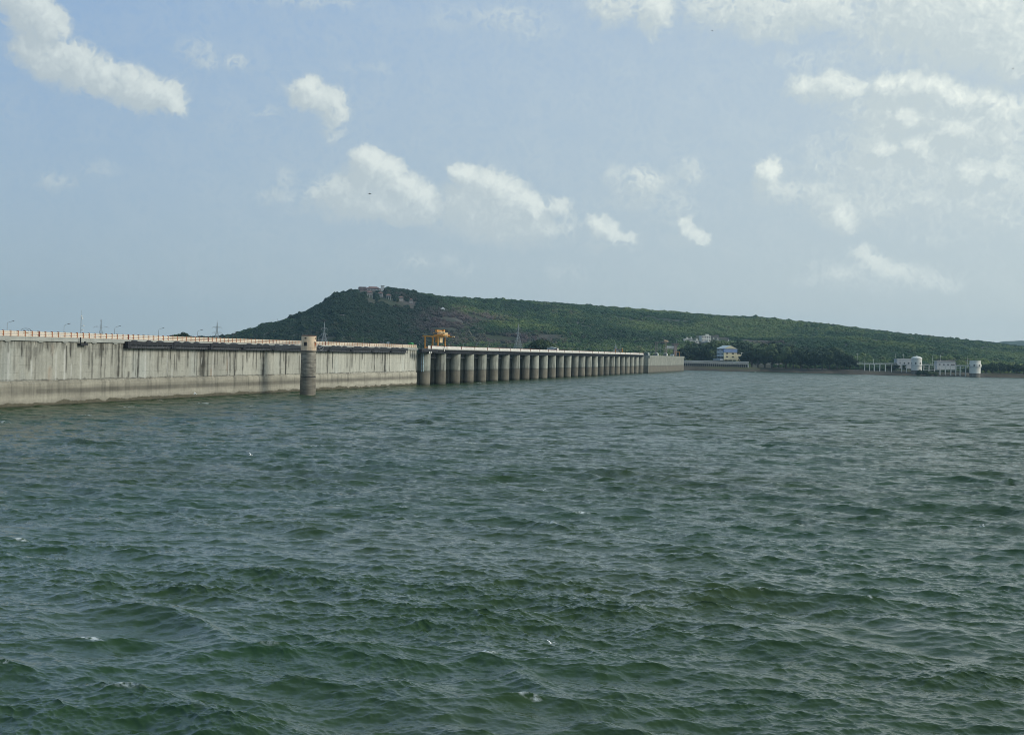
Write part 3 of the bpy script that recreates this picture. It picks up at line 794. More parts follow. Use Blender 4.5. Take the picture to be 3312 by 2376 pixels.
# railing in lengths between heavier end posts
ends = [s_of(-90, -2.95), s_of(125, -2.95), s_of(414, -2.95), s_of(672, -2.95), s_of(882, -2.95), s_of(1052, -2.95), s_of(1195, -2.95), s_of(1300, -2.95), S_END - .1]
RLAB = ['orange and cream railing cut by the left edge of the photo', 'orange and cream railing behind the antenna mast', 'orange and cream railing above the start of the black galleries',
        'orange and cream railing below the second open-sky pylon', 'orange and cream railing just left of the round intake tower', 'orange and cream railing just right of the round intake tower',
        'orange and cream railing midway between intake tower and green hut', 'faded railing by the green hut where the white parapet begins']
for i in range(len(ends) - 1):
    s0, s1 = ends[i], ends[i + 1]
    L = s1 - s0
    r = dthing('guard_railing', RLAB[i], 'railing', s0, -2.95, 12.66, 'railing lengths along the dam wall')
    n = max(3, int(round(L / 2.12)))
    for z0 in (0.03, 0.35, 0.67):
        MB().box(.18, L - .03, -.03, .12, z0, z0 + .245).build('rail', M['cream'], r)
        MB().box(.18, L - .03, -.045, -.032, z0 + .0, z0 + .02).build('rail_stripe', M['orange'], r)
    p0 = None
    for k in range(1, n):
        if p0 is None:
            p0 = MB().box(-.11, .11, -.07, .2, 0, .97).box(-.15, .15, -.1, .24, .97, 1.04).build('post', M['orange'], r)
            p0.location = (L * k / n, 0, 0)
        else:
            c = p0.copy(); link(c, r); c.location = (L * k / n, 0, 0)
    MB().box(-.2, .17, -.12, .24, 0, 1.06).build('end_post', M['darkred'], r)

# black steel service galleries hung below the coping
gpx = [410, 557, 678, 786, 884, 978, 1064, 1137, 1204, 1265, 1318]
gs = [s_of(p, -2.2) for p in gpx]
GL = ['black steel gallery hung at the open left end of its row', 'black gallery length below the coping, second from the left end of its row', 'black gallery length below the coping, third from the left end of its row',
      'black gallery length above the widest dark streaks, fourth in its row', 'black gallery length ending behind the round intake tower', 'black gallery length just right of the round intake tower',
      'black gallery length fourth from the right end of its row', 'black gallery length third from the right end of its row', 'black gallery length second from the right end of its row', 'black gallery length closing the right end of its row']
for i in range(10):
    s0, L = gs[i], gs[i + 1] - gs[i] - .12
    g = dthing('service_gallery', GL[i], 'gallery', s0, WALLQ, 10.85, 'black service galleries along the wall')
    MB().box(0, L, -1.0, -.02, 0, .1).build('floor_plate', M['black'], g)
    MB().box(1.35, L, -1.0, -.92, .72, 1.3).box(1.35, L, -1.02, -.02, 1.3, 1.42).build('hood', M['black'], g)
    b = MB().box(0, 1.3, -1.08, -.02, .1, 1.38)
    b.box(.35, .95, -1.12, -1.08, .7, 1.2)
    b.build('end_cabinet', M['black'], g)
    st = MB()
    k = int(L / 2.2)
    for j in range(1, k + 1):
        st.box(1.3 + (L - 1.4) * j / k - .05, 1.3 + (L - 1.4) * j / k + .05, -.99, -.9, .1, .72)
    st.box(1.3, L, -.98, -.93, .40, .46)
    st.build('guard_frame', M['steel'], g)
    MB().box(1.3, L, -.40, -.04, .1, .72).build('pipe_casing', M['steel'], g)
    tl = MB()
    for j in range(3):
        c0 = 1.5 + (L - 4) * (j + random.uniform(.2, .8)) / 3
        w = random.uniform(1.0, 1.9)
        tl.add([(c0 - w, -.9, 1.42), (c0 + w, -.9, 1.42), (c0 + w, -.1, 1.42), (c0 - w, -.1, 1.42), (c0 - w * .3, -.7, 1.72), (c0 + w * .35, -.7, 1.7), (c0 + w * .3, -.2, 1.72), (c0 - w * .3, -.2, 1.7)],
               [(0, 1, 5, 4), (1, 2, 6, 5), (2, 3, 7, 6), (3, 0, 4, 7), (4, 5, 6, 7)])
    tl.build('tarpaulin', M['black'], g)
# little bracket platform below the mast
s0 = s_of(262, -2.2)
b = dthing('bracket_platform', 'small dark bracket platform on the wall below the antenna mast', 'platform', s0, WALLQ, 11.3)
MB().box(0, 2.6, -.8, -.02, 0, .32).build('platform_plate', M['black'], b)
MB().box(0, .18, -.7, -.52, .32, 1.5).box(1.9, 2.2, -.6, -.3, .32, .7).build('bracket', M['black'], b)

# round intake tower in front of the wall
TP = at(995, 1275, 356.5)
TW_R = 1.86
TWX, TWY = TP.x, TP.y
TW = thing('intake_tower', 'round intake tower with a cream cabin standing in the water before the dam', 'tower', (TWX, TWY, 0), 0)
MB().lathe([(TW_R + .06, 4.72), (TW_R + .03, 7.5), (TW_R + .0, 10.9)], 48).build('shaft', M['shaft'], TW, smooth=40)
MB().lathe([(TW_R + .05, 4.50), (TW_R + .07, 4.72)], 48).build('tide_band', M['black'], TW, smooth=40)
MB().lathe([(TW_R + .12, -4), (TW_R + .10, 2.5), (TW_R + .05, 4.50)], 48).build('shaft_foot', M['shaft_low'], TW, smooth=40)
MB().lathe([(TW_R + .16, 10.9), (TW_R + .18, 11.15), (TW_R + .05, 11.16)], 48).build('floor_ring', M['brown'], TW, smooth=30)
MB().lathe([(TW_R - .02, 11.16), (TW_R - .02, 14.75)], 48).build('cabin', M['tower'], TW, smooth=40)
MB().lathe([(TW_R + .02, 14.75), (TW_R + .05, 14.9), (TW_R - .3, 14.98)], 48).build('roof', M['tile'], TW, smooth=30)
def on_tower(ang, mb_fn, name, mt):      # ang: degrees from the direction of the camera, to the right
    toc = math.atan2(-TWY, -TWX)
    a = toc + R(ang)
    mb = MB()
    mb.M = Matrix.Rotation(a, 4, 'Z')
    mb_fn(mb)
    return mb.build(name, mt, TW)
r0 = TW_R
on_tower(-27, lambda m: m.box(r0 - .35, r0 + .03, -.38, .38, 12.25, 13.2), 'window', M['shadehole'])
on_tower(-27, lambda m: m.box(r0 - .2, r0 + .30, -.62, .62, 13.28, 13.38), 'sunshade', M['tower'])
on_tower(-27, lambda m: m.box(r0 - .2, r0 + .03, -.25, .25, 14.05, 14.35), 'ventilator', M['shadehole'])
on_tower(62, lambda m: m.box(r0 - .35, r0 + .03, -.36, .36, 12.1, 13.2), 'window', M['orange'])
on_tower(62, lambda m: m.box(r0 - .2, r0 + .30, -.55, .55, 13.28, 13.38), 'sunshade', M['tower'])
on_tower(60, lambda m: m.box(r0 - .2, r0 + .03, -.22, .22, 14.05, 14.35), 'ventilator', M['shadehole'])
rl = MB()
for zz in (11.55, 11.95, 12.35):
    pts = [((r0 + .14) * math.cos(a), (r0 + .14) * math.sin(a), zz) for a in np.linspace(0, 2 * math.pi, 33)]
    rl.path(pts, .03, 5)
for a in np.linspace(0, 2 * math.pi, 13)[:-1]:
    rl.tube(((r0 + .14) * math.cos(a), (r0 + .14) * math.sin(a), 11.16), ((r0 + .14) * math.cos(a), (r0 + .14) * math.sin(a), 12.38), .03, n=5)
rl.build('balcony_rail', M['cream'], TW)
an = MB().tube((.55, 0, 14.9), (.55, 0, 16.1), .03, n=5).tube((.55, 0, 16.1), (.2, .1, 16.9), .025, n=5).tube((-.2, .2, 14.9), (-.2, .2, 16.3), .02, n=5).tube((-.2, .2, 15.6), (.2, .2, 15.6), .02, n=5)
an.build('antenna', M['steel'], TW)
# footbridge from tower to wall, with the rail that runs on along the wall
wk = dthing('access_walkway', 'light steel access walkway with rails linking intake tower and dam wall', 'walkway', s_of(890, -2.2), WALLQ, 12.3)
Lw = s_of(1008, -2.2) - s_of(890, -2.2)
tq = (Vector((TWX, TWY, 0)) - dam(0, 0, 0)).dot(QV)
tsx = (Vector((TWX, TWY, 0)) - dam(0, 0, 0)).dot(DV) - s_of(890, -2.2)
yv = -(tq - WALLQ) + TW_R
MB().box(0, Lw, -1.15, -.05, -.06, .0).box(tsx - .6, tsx + .6, yv, -1.15, -1.2, -1.1).build('walk_plate', M['steel'], wk)
h = MB()
for zz in (.45, .9):
    h.tube((0, -1.12, zz), (tsx - .6, -1.12, zz), .03, n=5)
    h.tube((tsx + .6, -1.12, zz), (Lw, -1.12, zz), .03, n=5)
    for sgn in (-.6, .6):
        h.tube((tsx + sgn, yv, zz - 1.1), (tsx + sgn, -1.12, zz - 1.1), .03, n=5)
xx = 0
while xx <= Lw:
    h.tube((xx, -1.12, 0), (xx, -1.12, .92), .03, n=5)
    xx += 2.0
h.build('handrail', M['galv'], wk)
pb = dthing('pipe_loop', 'looped grey pipes bracketed to the wall right of intake tower', 'pipework', s_of(1022, -2.0), -1.9, 11.9)
pts = [(0, 0, .1), (2, 0, .0), (3.2, 0, .1), (4.2, 0, .55), (5.4, 0, .75)]
lp = [(3.6 + 1.5 * math.cos(a), 0, .2 - .85 * math.sin(a) * (1 if math.sin(a) > 0 else .1)) for a in np.linspace(0, math.pi, 12)]
MB().path(pts, .07).path(lp, .07).tube((1.0, 0, 0), (1.0, 1.1, 0), .05).tube((4.4, 0, .6), (4.4, 1.1, .6), .05).build('pipe', M['galv'], pb)
MB().tube((1.6, 0, 0), (1.6, 0, 1.0), .05).tube((2.2, 0, .05), (1.3, 0, .9), .04).build('valve_stem', M['steel'], pb)

# street lamps
def make_lamp():
    r = thing('street_lamp', 'x', 'street lamp', (0, 0, 0), DAM_RZ)
    MB().tube((0, 0, 0), (0, 0, 2.35), .055, .042, 8).build('pole', M['galv'], r)
    pts = [(0, 0, 2.35), (.06, -.02, 2.6), (.22, -.25, 2.78), (.4, -.5, 2.86)]
    MB().path(pts, .035, 6).build('arm', M['galv'], r)
    h = MB()
    h.M = Matrix.Translation((.4, -.5, 2.86)) @ Matrix.Rotation(R(-52), 4, 'Z') @ Matrix.Rotation(R(-16), 4, 'Y')
    h.box(0, .62, -.11, .11, -.04, .06)
    h.build('lamp_head', M['steel'], r)
    return r
lamp0 = make_lamp()
LQ = -13.2
s0l = s_of(22, LQ, 1060)
lamp_s = [s_of(p, LQ, 1070) for p in (23, 207, 371, 513, 639, 754, 854, 948, 1031, 1107)]
ds = (lamp_s[-1] - lamp_s[0]) / 9
skip = 3
while lamp_s[-1] + ds < 950:
    lamp_s.append(lamp_s[-1] + (ds if lamp_s[-1] > 495 else ds))
for i, s in enumerate(lamp_s):
    o = lamp0 if i == 0 else copy_tree(lamp0)
    o.location = dam(s, LQ, 12.55)
    seg = 'over the railing' if s < S_END else 'over the white parapet'
    j = i if s < S_END else i - sum(1 for q in lamp_s if q < S_END)
    o['label'] = f'thin street lamp, {ORD[j]} from the left of those rising {seg}'
    o['group'] = 'street lamps along the dam road'
    o['category'] = 'street lamp'

# antenna mast with small dishes
s = s_of(265, -3.4, 1050)
ms = dthing('antenna_mast', 'tall thin antenna mast with small white dishes above the railing', 'mast', s, -3.6, 12.55)
MB().tube((0, 0, 0), (0, 0, 4.3), .075, .06, 8).tube((0, 0, 4.3), (0, 0, 5.5), .035, .02, 6).build('pole', M['galv'], ms)
for (dx, zz) in ((-.2, 4.35), (.12, 3.9), (.62, 2.5), (.3, 1.7)):
    d = MB()
    d.M = Matrix.Translation((dx, -.25, zz)) @ Matrix.Rotation(R(70), 4, 'X')
    d.lathe([(.04, -.08), (.15, 0), (.16, .03), (.04, .0)], 16)
    o = d.build('dish', M['white'], ms)
    MB().tube((dx, -.2, zz), (0, 0, zz), .025, n=5).build('dish_bracket', M['steel'], o)

# arched sign behind the railing at the left
s = s_of(84, -9, 1066)
ag = dthing('arched_signboard', 'dark arched metal signboard frame behind the railing near the left edge', 'sign', s, -9, 12.55)
fr = MB()
fr.M = Matrix.Rotation(R(-72), 4, 'Z')
fr.box(-.92, -.86, -.03, .03, 0, 1.35).box(.86, .92, -.03, .03, 0, 1.35).box(-.92, .92, -.03, .03, 1.0, 1.06)
fr.path([(.9 * math.cos(a), 0, 1.25 + .42 * math.sin(a)) for a in np.linspace(0, math.pi, 14)], .035)
fr.build('frame', M['steel'], ag)
bd = MB()
bd.M = Matrix.Rotation(R(-72), 4, 'Z')
bd.path([(.5 * math.cos(a), 0, 1.1 + .38 * math.sin(a)) for a in np.linspace(0, math.pi, 10)], .03).box(-.5, .5, -.02, .02, .7, .95)
bd.build('scrollwork', M['steel'], ag)

# hut, board
s = s_of(1327, -7, 1110)
hu = dthing('green_hut', 'small bright green hut on the dam road beside the crane', 'hut', s, -7, 12.55)
MB().box(0, 2.2, -.6, .7, 0, 1.55).build('hut_wall', M['green'], hu)
MB().gable(-.15, 2.35, -.8, .9, 1.55, 1.85).build('roof', M['green'], hu)
s = s_of(1255, -9, 1108)
sg = dthing('white_board', 'pale rectangular board standing on the dam road left of the green hut', 'board', s, -9, 12.55)
MB().box(-.05, .05, -.45, .45, 1.0, 1.85).build('panel', M['whitegrey'], sg)
MB().box(-.04, .04, -.4, -.3, 0, 1.0).build('leg', M['galv'], sg)
MB().box(-.04, .04, .3, .4, 0, 1.0).build('leg', M['galv'], sg)

# gantry crane
def gantry(label, s0, gauge_q, z0, ztop, slen, cant, mt, mpale, trolley=True, cab=True):
    qa, qb = gauge_q                                   # lake side, land side
    g = dthing('gantry_crane', label, 'crane', s0, qa, z0)
    W = qa - qb                                        # land side lies at local y = +W
    H = ztop - z0
    for (lx, ly) in ((0, 0), (slen, 0), (0, W), (slen, W)):
        b = MB().box(lx - .24, lx + .24, ly - .24, ly + .24, .25, H - .45)
        b.box(lx - .4, lx + .4, ly - .3, ly + .3, 0, .25)
        b.build('leg', mt, g)
    for ly in (0, W):
        MB().box(.24, slen - .24, ly - .16, ly + .16, .28, .62).build('sill_beam', mt, g)
    for lx in (0, slen):
        MB().box(lx - .22, lx + .22, -cant + .9, W + .9, H - .45, H).build('main_girder', mt, g)
        MB().box(lx - .25, lx + .25, -cant, -cant + .9, H - .47, H + .02).build('girder_end', mpale, g)  # sunlit look of the overhanging end, given by paler paint
    MB().box(.22, slen - .22, -.1, .1, H - .45, H - .12).box(.22, slen - .22, W - .1, W + .1, H - .45, H - .12).build('cross_beam', mt, g)
    if trolley:
        t_ = MB().box(.2, slen - .2, -1.8, W * .35, H + .02, H + .4)
        t_.build('trolley', mt, g)
        dm = MB()
        dm.tube((slen * .3, -.6, H + 1.0), (slen * .3, .9, H + 1.0), .55, n=14).tube((slen * .7, -.6, H + 1.0), (slen * .7, .9, H + 1.0), .55, n=14)
        dm.box(slen * .2, slen * .8, -.4, .8, H + .4, H + .7).box(slen * .25, slen * .75, -1.7, -1.2, H + .4, H + 1.15)
        dm.build('winch_drum', mpale, g)
        MB().box(slen * .1, slen * .9, .6, 1.3, H + 1.3, H + 2.0).box(slen * .4, slen * .6, -1.0, -.3, H + 1.5, H + 2.1).build('winch_house', mt, g)
        MB().path([(0, -1.9, H + .9), (slen, -1.9, H + .9)], .04).path([(0, 1.9, H + .9), (slen, 1.9, H + .9)], .04).build('handrail', mt, g)
    if cab:
        MB().box(slen * .25, slen * .62, .3, 1.6, H - 2.4, H - .5).build('operator_cab', mt, g)
        MB().box(slen * .25 - .05, slen * .62, -.1, .3, H - 2.45, H - .5).build('cab_panel', mpale, g)
    return g
gantry('orange gantry crane with winch straddling the near end of spillway', 475, (q_of(1416, 475), q_of(1375, 475)), 12.46, 17.1, 8.8, 3.4, M['crane'], M['crane_pale'])
sfar = s_of(2150, -5)
gantry('tall rusty gantry crane on the far end block', sfar, (q_of(2151, sfar), q_of(2121, sfar)), 11.96, z_of(2140, 1106, sfar, -5), 7.5, .6, M['pink'], M['crane_pale'], True, False)
# low orange hoist frame towards the far end
s = s_of(2013, -2.5)
hf = dthing('portal_hoist', 'low orange hoist frame above the far spillway piers', 'hoist frame', s, -2.5, 12.46)
wq = (q_of(2014, s) - q_of(1992, s))
MB().box(-.3, .3, -.3, .3, 0, 3.3).box(-.5, .5, -.5, -.3, .0, 1.6).build('leg', M['crane'], hf)
MB().box(-.3, .3, wq - .3, wq + .3, 0, 3.1).build('leg', M['crane'], hf)
MB().box(-.25, .25, .3, wq - .3, 2.2, 3.0).build('cross_beam', M['pink'], hf)
MB().box(-.35, .35, -.4, .4, 3.3, 3.8).build('motor_cover', M['crane_pale'], hf)
s = s_of(2198, -3)
yf = dthing('portal_hoist', 'small brown lifting frame near the end of the far block', 'hoist frame', s, -3, 11.96)
wq = q_of(2204, s) - q_of(2192, s)
MB().box(-.15, .15, -.2, .2, 0, 3.2).build('leg', M['crane'], yf)
MB().box(-.15, .15, wq - .2, wq + .2, 0, 3.2).build('leg', M['crane'], yf)
MB().box(-.16, .16, -.3, wq + .3, 3.2, 3.6).build('cross_beam', M['crane'], yf)
# white hoods on the far block
for i, (a, b_, lab) in enumerate(((2091, 2108, 'white rounded hood at the near end of the far block'), (2121, 2137, 'white rounded hood under the tall rusty crane'), (2152, 2165, 'white rounded hood beside the blue covered box'))):
    s = s_of((a + b_) / 2, -1.0) if i else s_of((a + b_) / 2, -2.0)
    w = abs(q_of(b_, s) - q_of(a, s))
    hd = dthing('hoist_hood', lab, 'hood', s, -1.2 if i else -2.2, 11.96, 'white hoods on the far block')
    m = MB()
    pts = [(-.0 + w * k / 10, 1.7 + .55 * math.sin(math.pi * k / 10)) for k in range(11)]
    for (y0, z0), (y1, z1) in zip(pts[:-1], pts[1:]):
        m.add([(0, y0, z0 - .12), (3, y0, z0 - .12), (3, y1, z1 - .12), (0, y1, z1 - .12), (0, y0, z0), (3, y0, z0), (3, y1, z1), (0, y1, z1)],
              [(0, 3, 2, 1), (4, 5, 6, 7), (0, 1, 5, 4), (2, 3, 7, 6), (1, 2, 6, 5), (3, 0, 4, 7)])
    m.build('hood_shell', M['white'], hd)
    MB().box(0, 3, -.05, .55, 0, 1.72).build('end_wall', M['white'], hd)
    MB().box(.2, 2.8, .6, w - .1, 0, 1.0).build('motor', M['steel'], hd)
s = s_of(2173, -1.5)
bb = dthing('covered_box', 'low box under blue sheeting on the far block', 'covered box', s, -1.5, 11.96)
MB().box(0, 3, -1.3, 1.3, .15, 1.0).build('box_body', M['whitegrey'], bb)
MB().gable(-.1, 3.1, -1.45, 1.45, 1.0, 1.6).build('sheet_cover', M['blue'], bb)

# black hoist box and pale pipes at the first pier, A-frame board on the parapet
s = s_of(1359, .3)
bx = dthing('hoist_box', 'black steel hoist box under the first white parapet panel', 'hoist box', s, .35, 11.0)
Lb = s_of(1411, .3) - s
MB().box(0, Lb, -.55, .3, .35, 1.35).box(Lb * .1, Lb, -.65, -.55, .55, .75).build('box_body', M['black'], bx)
MB().box(Lb * .42, Lb * .47, -.72, -.6, -.15, .55).build('gauge_plate', M['white'], bx)
MB().box(Lb * .52, Lb * .57, -.72, -.6, -.15, .55).build('gauge_plate', M['white'], bx)
pq = -2.2
for i, px in enumerate((1365.5, 1370.5)):
    s = PIER0 - 2.75
    p_ = thing('drain_pipe', ('pale blue standpipe nearer the dam wall, by the first pier', 'pale blue standpipe hard against the first pier nose')[i], 'pipe', dam(s, q_of(px, s), 4.6), DAM_RZ, 'pale standpipes at the first pier')
    MB().tube((0, 0, 0), (0, 0, 6.2), .17, n=12).build('pipe', M['pipe'], p_, smooth=40)
    cl = MB()
    for z in (.8, 2.6, 4.4, 6.0):
        cl.tube((0, 0, z), (0, 0, z + .12), .22, n=12)
    cl.build('clamp', M['galv'], p_)
s = s_of(1437, .4)
af = dthing('ladder_frame', 'dark A-shaped ladder frame with white board hung on the parapet', 'ladder', s, .45, 12.0)
MB().path([(-1.0, 0, 0), (-.1, 0, 1.75)], .07).path([(1.0, 0, 0), (.1, 0, 1.75)], .07).box(-.12, .12, -.06, .06, 1.6, 1.85).build('frame', M['black'], af)
MB().box(-.32, .32, .02, .06, -.3, 1.15).build('board', M['white'], af)

# grey shed and white van on the spillway road
s = s_of(1783, -9)
sh = dthing('roadside_shed', 'low grey shed on the spillway road behind the parapet', 'shed', s, -9, 12.55)
MB().box(0, 5, -1.6, 2.2, 0, 2.0).build('shed_wall', M['bluegrey'], sh)
MB().gable(-.2, 5.2, -1.9, 2.5, 2.0, 2.5).build('roof', M['tin'], sh)
s = s_of(1797, -5)
va = dthing('white_van', 'white van on the spillway road near the grey shed', 'van', s, -5, 12.55)
MB().add([(0, -.85, .35), (4.2, -.85, .35), (4.2, .85, .35), (0, .85, .35), (0, -.85, 1.15), (4.2, -.85, 1.0), (4.2, .85, 1.0), (0, .85, 1.15), (.15, -.75, 1.95), (3.2, -.75, 1.95), (3.2, .75, 1.95), (.15, .75, 1.95), (3.9, -.8, 1.1), (3.9, .8, 1.1)],
         [(0, 3, 2, 1), (0, 1, 5, 12, 4), (3, 7, 13, 6, 2), (1, 2, 6, 5), (0, 4, 7, 3), (4, 12, 9, 8), (7, 11, 10, 13), (8, 9, 10, 11), (4, 8, 11, 7), (12, 13, 10, 9), (5, 6, 13, 12)]).build('body', M['white'], va)
for wx in (.8, 3.3):
    for wy in (-.8, .8):
        MB().tube((wx, wy - .1, .33), (wx, wy + .1, .33), .33, n=14).build('wheel', M['black'], va)
MB().box(-.02, .0, -.65, .65, 1.3, 1.8).build('rear_window', M['glass'], va)

# ------------------------------------------------------------------ hills and shore
SKY = np.array([(-700, 1112), (0, 1118), (480, 1112), (600, 1104), (740, 1093), (800, 1075), (900, 1043), (960, 1024), (1000, 1007), (1050, 979), (1080, 960), (1110, 950), (1150, 944), (1200, 940),
                (1250, 937), (1300, 946), (1350, 955), (1400, 962), (1450, 966), (1600, 974), (1700, 978), (1845, 987), (1964, 998), (2108, 1011), (2250, 1023), (2427, 1033), (2612, 1050),
                (2730, 1063), (2850, 1075), (3000, 1092), (3100, 1102), (3180, 1111), (3312, 1124), (3700, 1150), (4300, 1160)], float)
RID = np.array([(-700, 1500), (700, 1550), (1000, 1700), (1215, 1850), (1500, 2150), (2000, 2500), (2600, 2650), (3312, 2500), (4300, 2400)], float)
FOOT = np.array([(-700, 1000), (600, 1000), (1300, 1130), (1900, 1230), (2213, 1262), (2500, 1255), (2750, 1222), (3000, 1228), (3312, 1262), (3700, 1270), (4300, 1280)], float)
FOOTZ = np.array([(-700, -30), (1300, -22), (1900, -6), (2180, -2.2), (4300, -2.2)], float)
def _dirs(px):
    px = np.asarray(px, float)
    y = hor(px)
    dx = _F.x * FPX + _RT.x * (px - CX) - _UP.x * (y - CY)
    dy = _F.y * FPX + _RT.y * (px - CX) - _UP.y * (y - CY)
    return dx / dy                                  # X per Y on that vertical plane of sight
def hill_z(px, Y):
    px, Y = np.asarray(px, float), np.asarray(Y, float)
    ys = np.interp(px, SKY[:, 0], SKY[:, 1])
    Yr = np.interp(px, RID[:, 0], RID[:, 1]) + 90 * (fbm(px / 260, px * 0 + 1, 3, 4) - .5)
    Yf = np.interp(px, FOOT[:, 0], FOOT[:, 1]) + 14 * (fbm(px / 45, px * 0 + 7, 3, 14) - .5)
    zf = np.interp(px, FOOTZ[:, 0], FOOTZ[:, 1])
    zr = CAMH + (hor(px) - ys) / FPX * Yr
    t = np.clip((Y - Yf) / (Yr - Yf), -.3, 1.6)
    X = _dirs(px) * Y
    tt = np.clip(t, 0, 1)
    g = np.where(t < 1, 0.55 * tt + 0.45 * (tt * tt * (3 - 2 * tt)), 1 - 0.5 * (t - 1))
    shore = np.clip((px - 2150) / 60, 0, 1)
    z = zf + (zr - zf) * g
    # shore bank: rises a few metres quickly, then a gentle shelf
    bank = zf + np.clip((Y - Yf) / 26, 0, 1) * 5.4 + np.clip((Y - Yf - 26) / 240, 0, 1) * 4.0
    k = np.clip((Y - Yf - 120) / 260, 0, 1)
    k = k * k * (3 - 2 * k)
    z = z * (1 - shore) + shore * (bank * (1 - k) + np.maximum(z, bank) * k)
    rough = np.sin(np.pi * np.clip(tt, 0, 1)) ** .7
    rough = rough * np.where(px > 2150, np.clip((Y - Yf - 90) / 200, 0, 1), 1)
    z = z + rough * (30 * (fbm(X / 240 + 4, Y / 330, 4, 100) - .5) + 7 * (fbm(X / 60, Y / 70, 4, 200) - .5))
    # a rocky spur comes down towards the dam right of the summit
    sp = np.exp(-((px - (1330 + 220 * (1 - tt))) / 70) ** 2) * np.sin(np.pi * tt) * 9
    return np.where(t < 0, zf + (Y - Yf) * .06, z + sp)
def hill_pt(px, py):             # where a line of sight meets the hill
    lo = np.arange(float(np.interp(px, FOOT[:, 0], FOOT[:, 1])) + 10, 2700, 4.0)
    d = ray(px, py)
    z = CAMH + d.z / d.y * lo
    hz = hill_z(np.full(lo.shape, px), lo)
    i = np.argmax(hz >= z) if (hz >= z).any() else len(lo) - 1
    return Vector((d.x / d.y * lo[i], lo[i], float(hz[i])))

def soil_material():
    m = bpy.data.materials.new('hill_soil')
    m.use_nodes = True
    nt = m.node_tree
    t = NT(nt)
    b = nt.nodes['Principled BSDF']
    g = t.n('ShaderNodeNewGeometry')
    sep = t.n('ShaderNodeSeparateXYZ', ins={0: g.outputs['Position']})
    n = t.n('ShaderNodeTexNoise', ins={'Vector': g.outputs['Position'], 'Scale': 0.05, 'Detail': 8.0, 'Roughness': 0.65})
    n2 = t.n('ShaderNodeTexNoise', ins={'Vector': g.outputs['Position'], 'Scale': 0.012, 'Detail': 5.0, 'Roughness': 0.6})
    c = t.mix(t.mapr(n.outputs['Fac'], .35, .65, 0, 1), (0.020, 0.032, 0.016), (0.062, 0.064, 0.036))
    n3 = t.n('ShaderNodeTexNoise', ins={'Vector': g.outputs['Position'], 'Scale': 0.22, 'Detail': 5.0, 'Roughness': 0.7})
    rk = t.mix(t.mapr(n3.outputs['Fac'], .42, .62, 0, 1), (0.05, 0.043, 0.042), (0.17, 0.14, 0.125))
    c = t.mix(t.mapr(n2.outputs['Fac'], .46, .60, 0, .85), c, rk)
    zz = t.math('ADD', sep.outputs[2], t.math('MULTIPLY', n.outputs['Fac'], 4.0))
    lowc = t.mix(t.mapr(n.outputs['Fac'], .35, .65, 0, 1), (0.045, 0.040, 0.033), (0.092, 0.077, 0.056))
    gr = t.mix(t.mapr(n2.outputs['Fac'], .45, .6, 0, 1), lowc, (0.07, 0.078, 0.035))
    lowc = t.mix(t.mapr(zz, 3.0, 5.0, 0, .8), lowc, gr)
    c = t.mix(t.mapr(zz, 6.0, 10.0, 0, 1), lowc, c)
    c = t.mix(t.mapr(zz, 1.6, 2.6, .8, 0), c, (0.035, 0.03, 0.025))
    nt.links.new(c, b.inputs['Base Color'])
    b.inputs['Roughness'].default_value = 0.95
    b.inputs['Specular IOR Level'].default_value = 0.1
    bp = t.n('ShaderNodeBump', ins={'Strength': 0.6, 'Distance': 1.0, 'Height': n.outputs['Fac']})
    nt.links.new(bp.outputs[0], b.inputs['Normal'])
    return m
M['soil'] = soil_material()
def build_hill():
    px = np.arange(-700, 4301, 9.0)
    ts = np.linspace(-.12, 1.45, 190)
    P, T = np.meshgrid(px, ts, indexing='xy')
    Yf = np.interp(P, FOOT[:, 0], FOOT[:, 1])
    Yr = np.interp(P, RID[:, 0], RID[:, 1])
    T2 = np.where(T > 0, T ** 1.35, T)
    Y = Yf + (Yr - Yf) * T2
    Z = hill_z(P, Y)
    X = _dirs(P) * Y
    o = np_mesh('hill', np.stack([X, Y, Z], -1).reshape(-1, 3), grid_faces(len(ts), len(px)), M['soil'], smooth=True)
    tag(o, 'long scrub-covered hill sloping down to the right behind the dam', 'hill', kind='structure')
build_hill()
def build_far_hill():
    prof = np.array([(2900, 1150), (3120, 1135), (3190, 1116), (3215, 1106), (3240, 1101), (3270, 1099), (3312, 1101), (3420, 1096), (3600, 1085), (3800, 1120), (4000, 1160)], float)
    px = np.arange(2900, 4001, 8.0)
    ts = np.linspace(0, 1.5, 50)
    P, T = np.meshgrid(px, ts, indexing='xy')
    Y = 3600 + 900 * T
    zr = CAMH + (hor(P) - np.interp(P, prof[:, 0], prof[:, 1])) / FPX * 4500
    g = np.where(T < 1, T, 1 - .8 * (T - 1))
    Z = -20 + (zr + 20) * g + 12 * (fbm(P / 30, T * 12, 5, 9) - .5) * (T > .1)
    o = np_mesh('far_hill', np.stack([_dirs(P) * Y, Y, Z], -1).reshape(-1, 3), grid_faces(len(ts), len(px)), M['forest_floor'], smooth=True)
    tag(o, 'hazy blue hill on the horizon at the right edge', 'hill', kind='structure')
M['forest_floor'] = mat('distant_forest', (0.045, 0.07, 0.035), 0.95, 0.35, 0.03, bump=0.5)
build_far_hill()
# land beyond and beneath, out to the horizon
xs = np.array([-4500, -600, 600, 4500.0]); ys_ = np.array([1500, 2600, 4000, 5200.0])
GX, GY = np.meshgrid(xs, ys_, indexing='xy')
o = np_mesh('ground', np.stack([GX, GY, np.full(GX.shape, -37.0)], -1).reshape(-1, 3), grid_faces(4, 4), M['forest_floor'])
tag(o, 'low wooded plain behind the dam', 'ground', kind='structure')

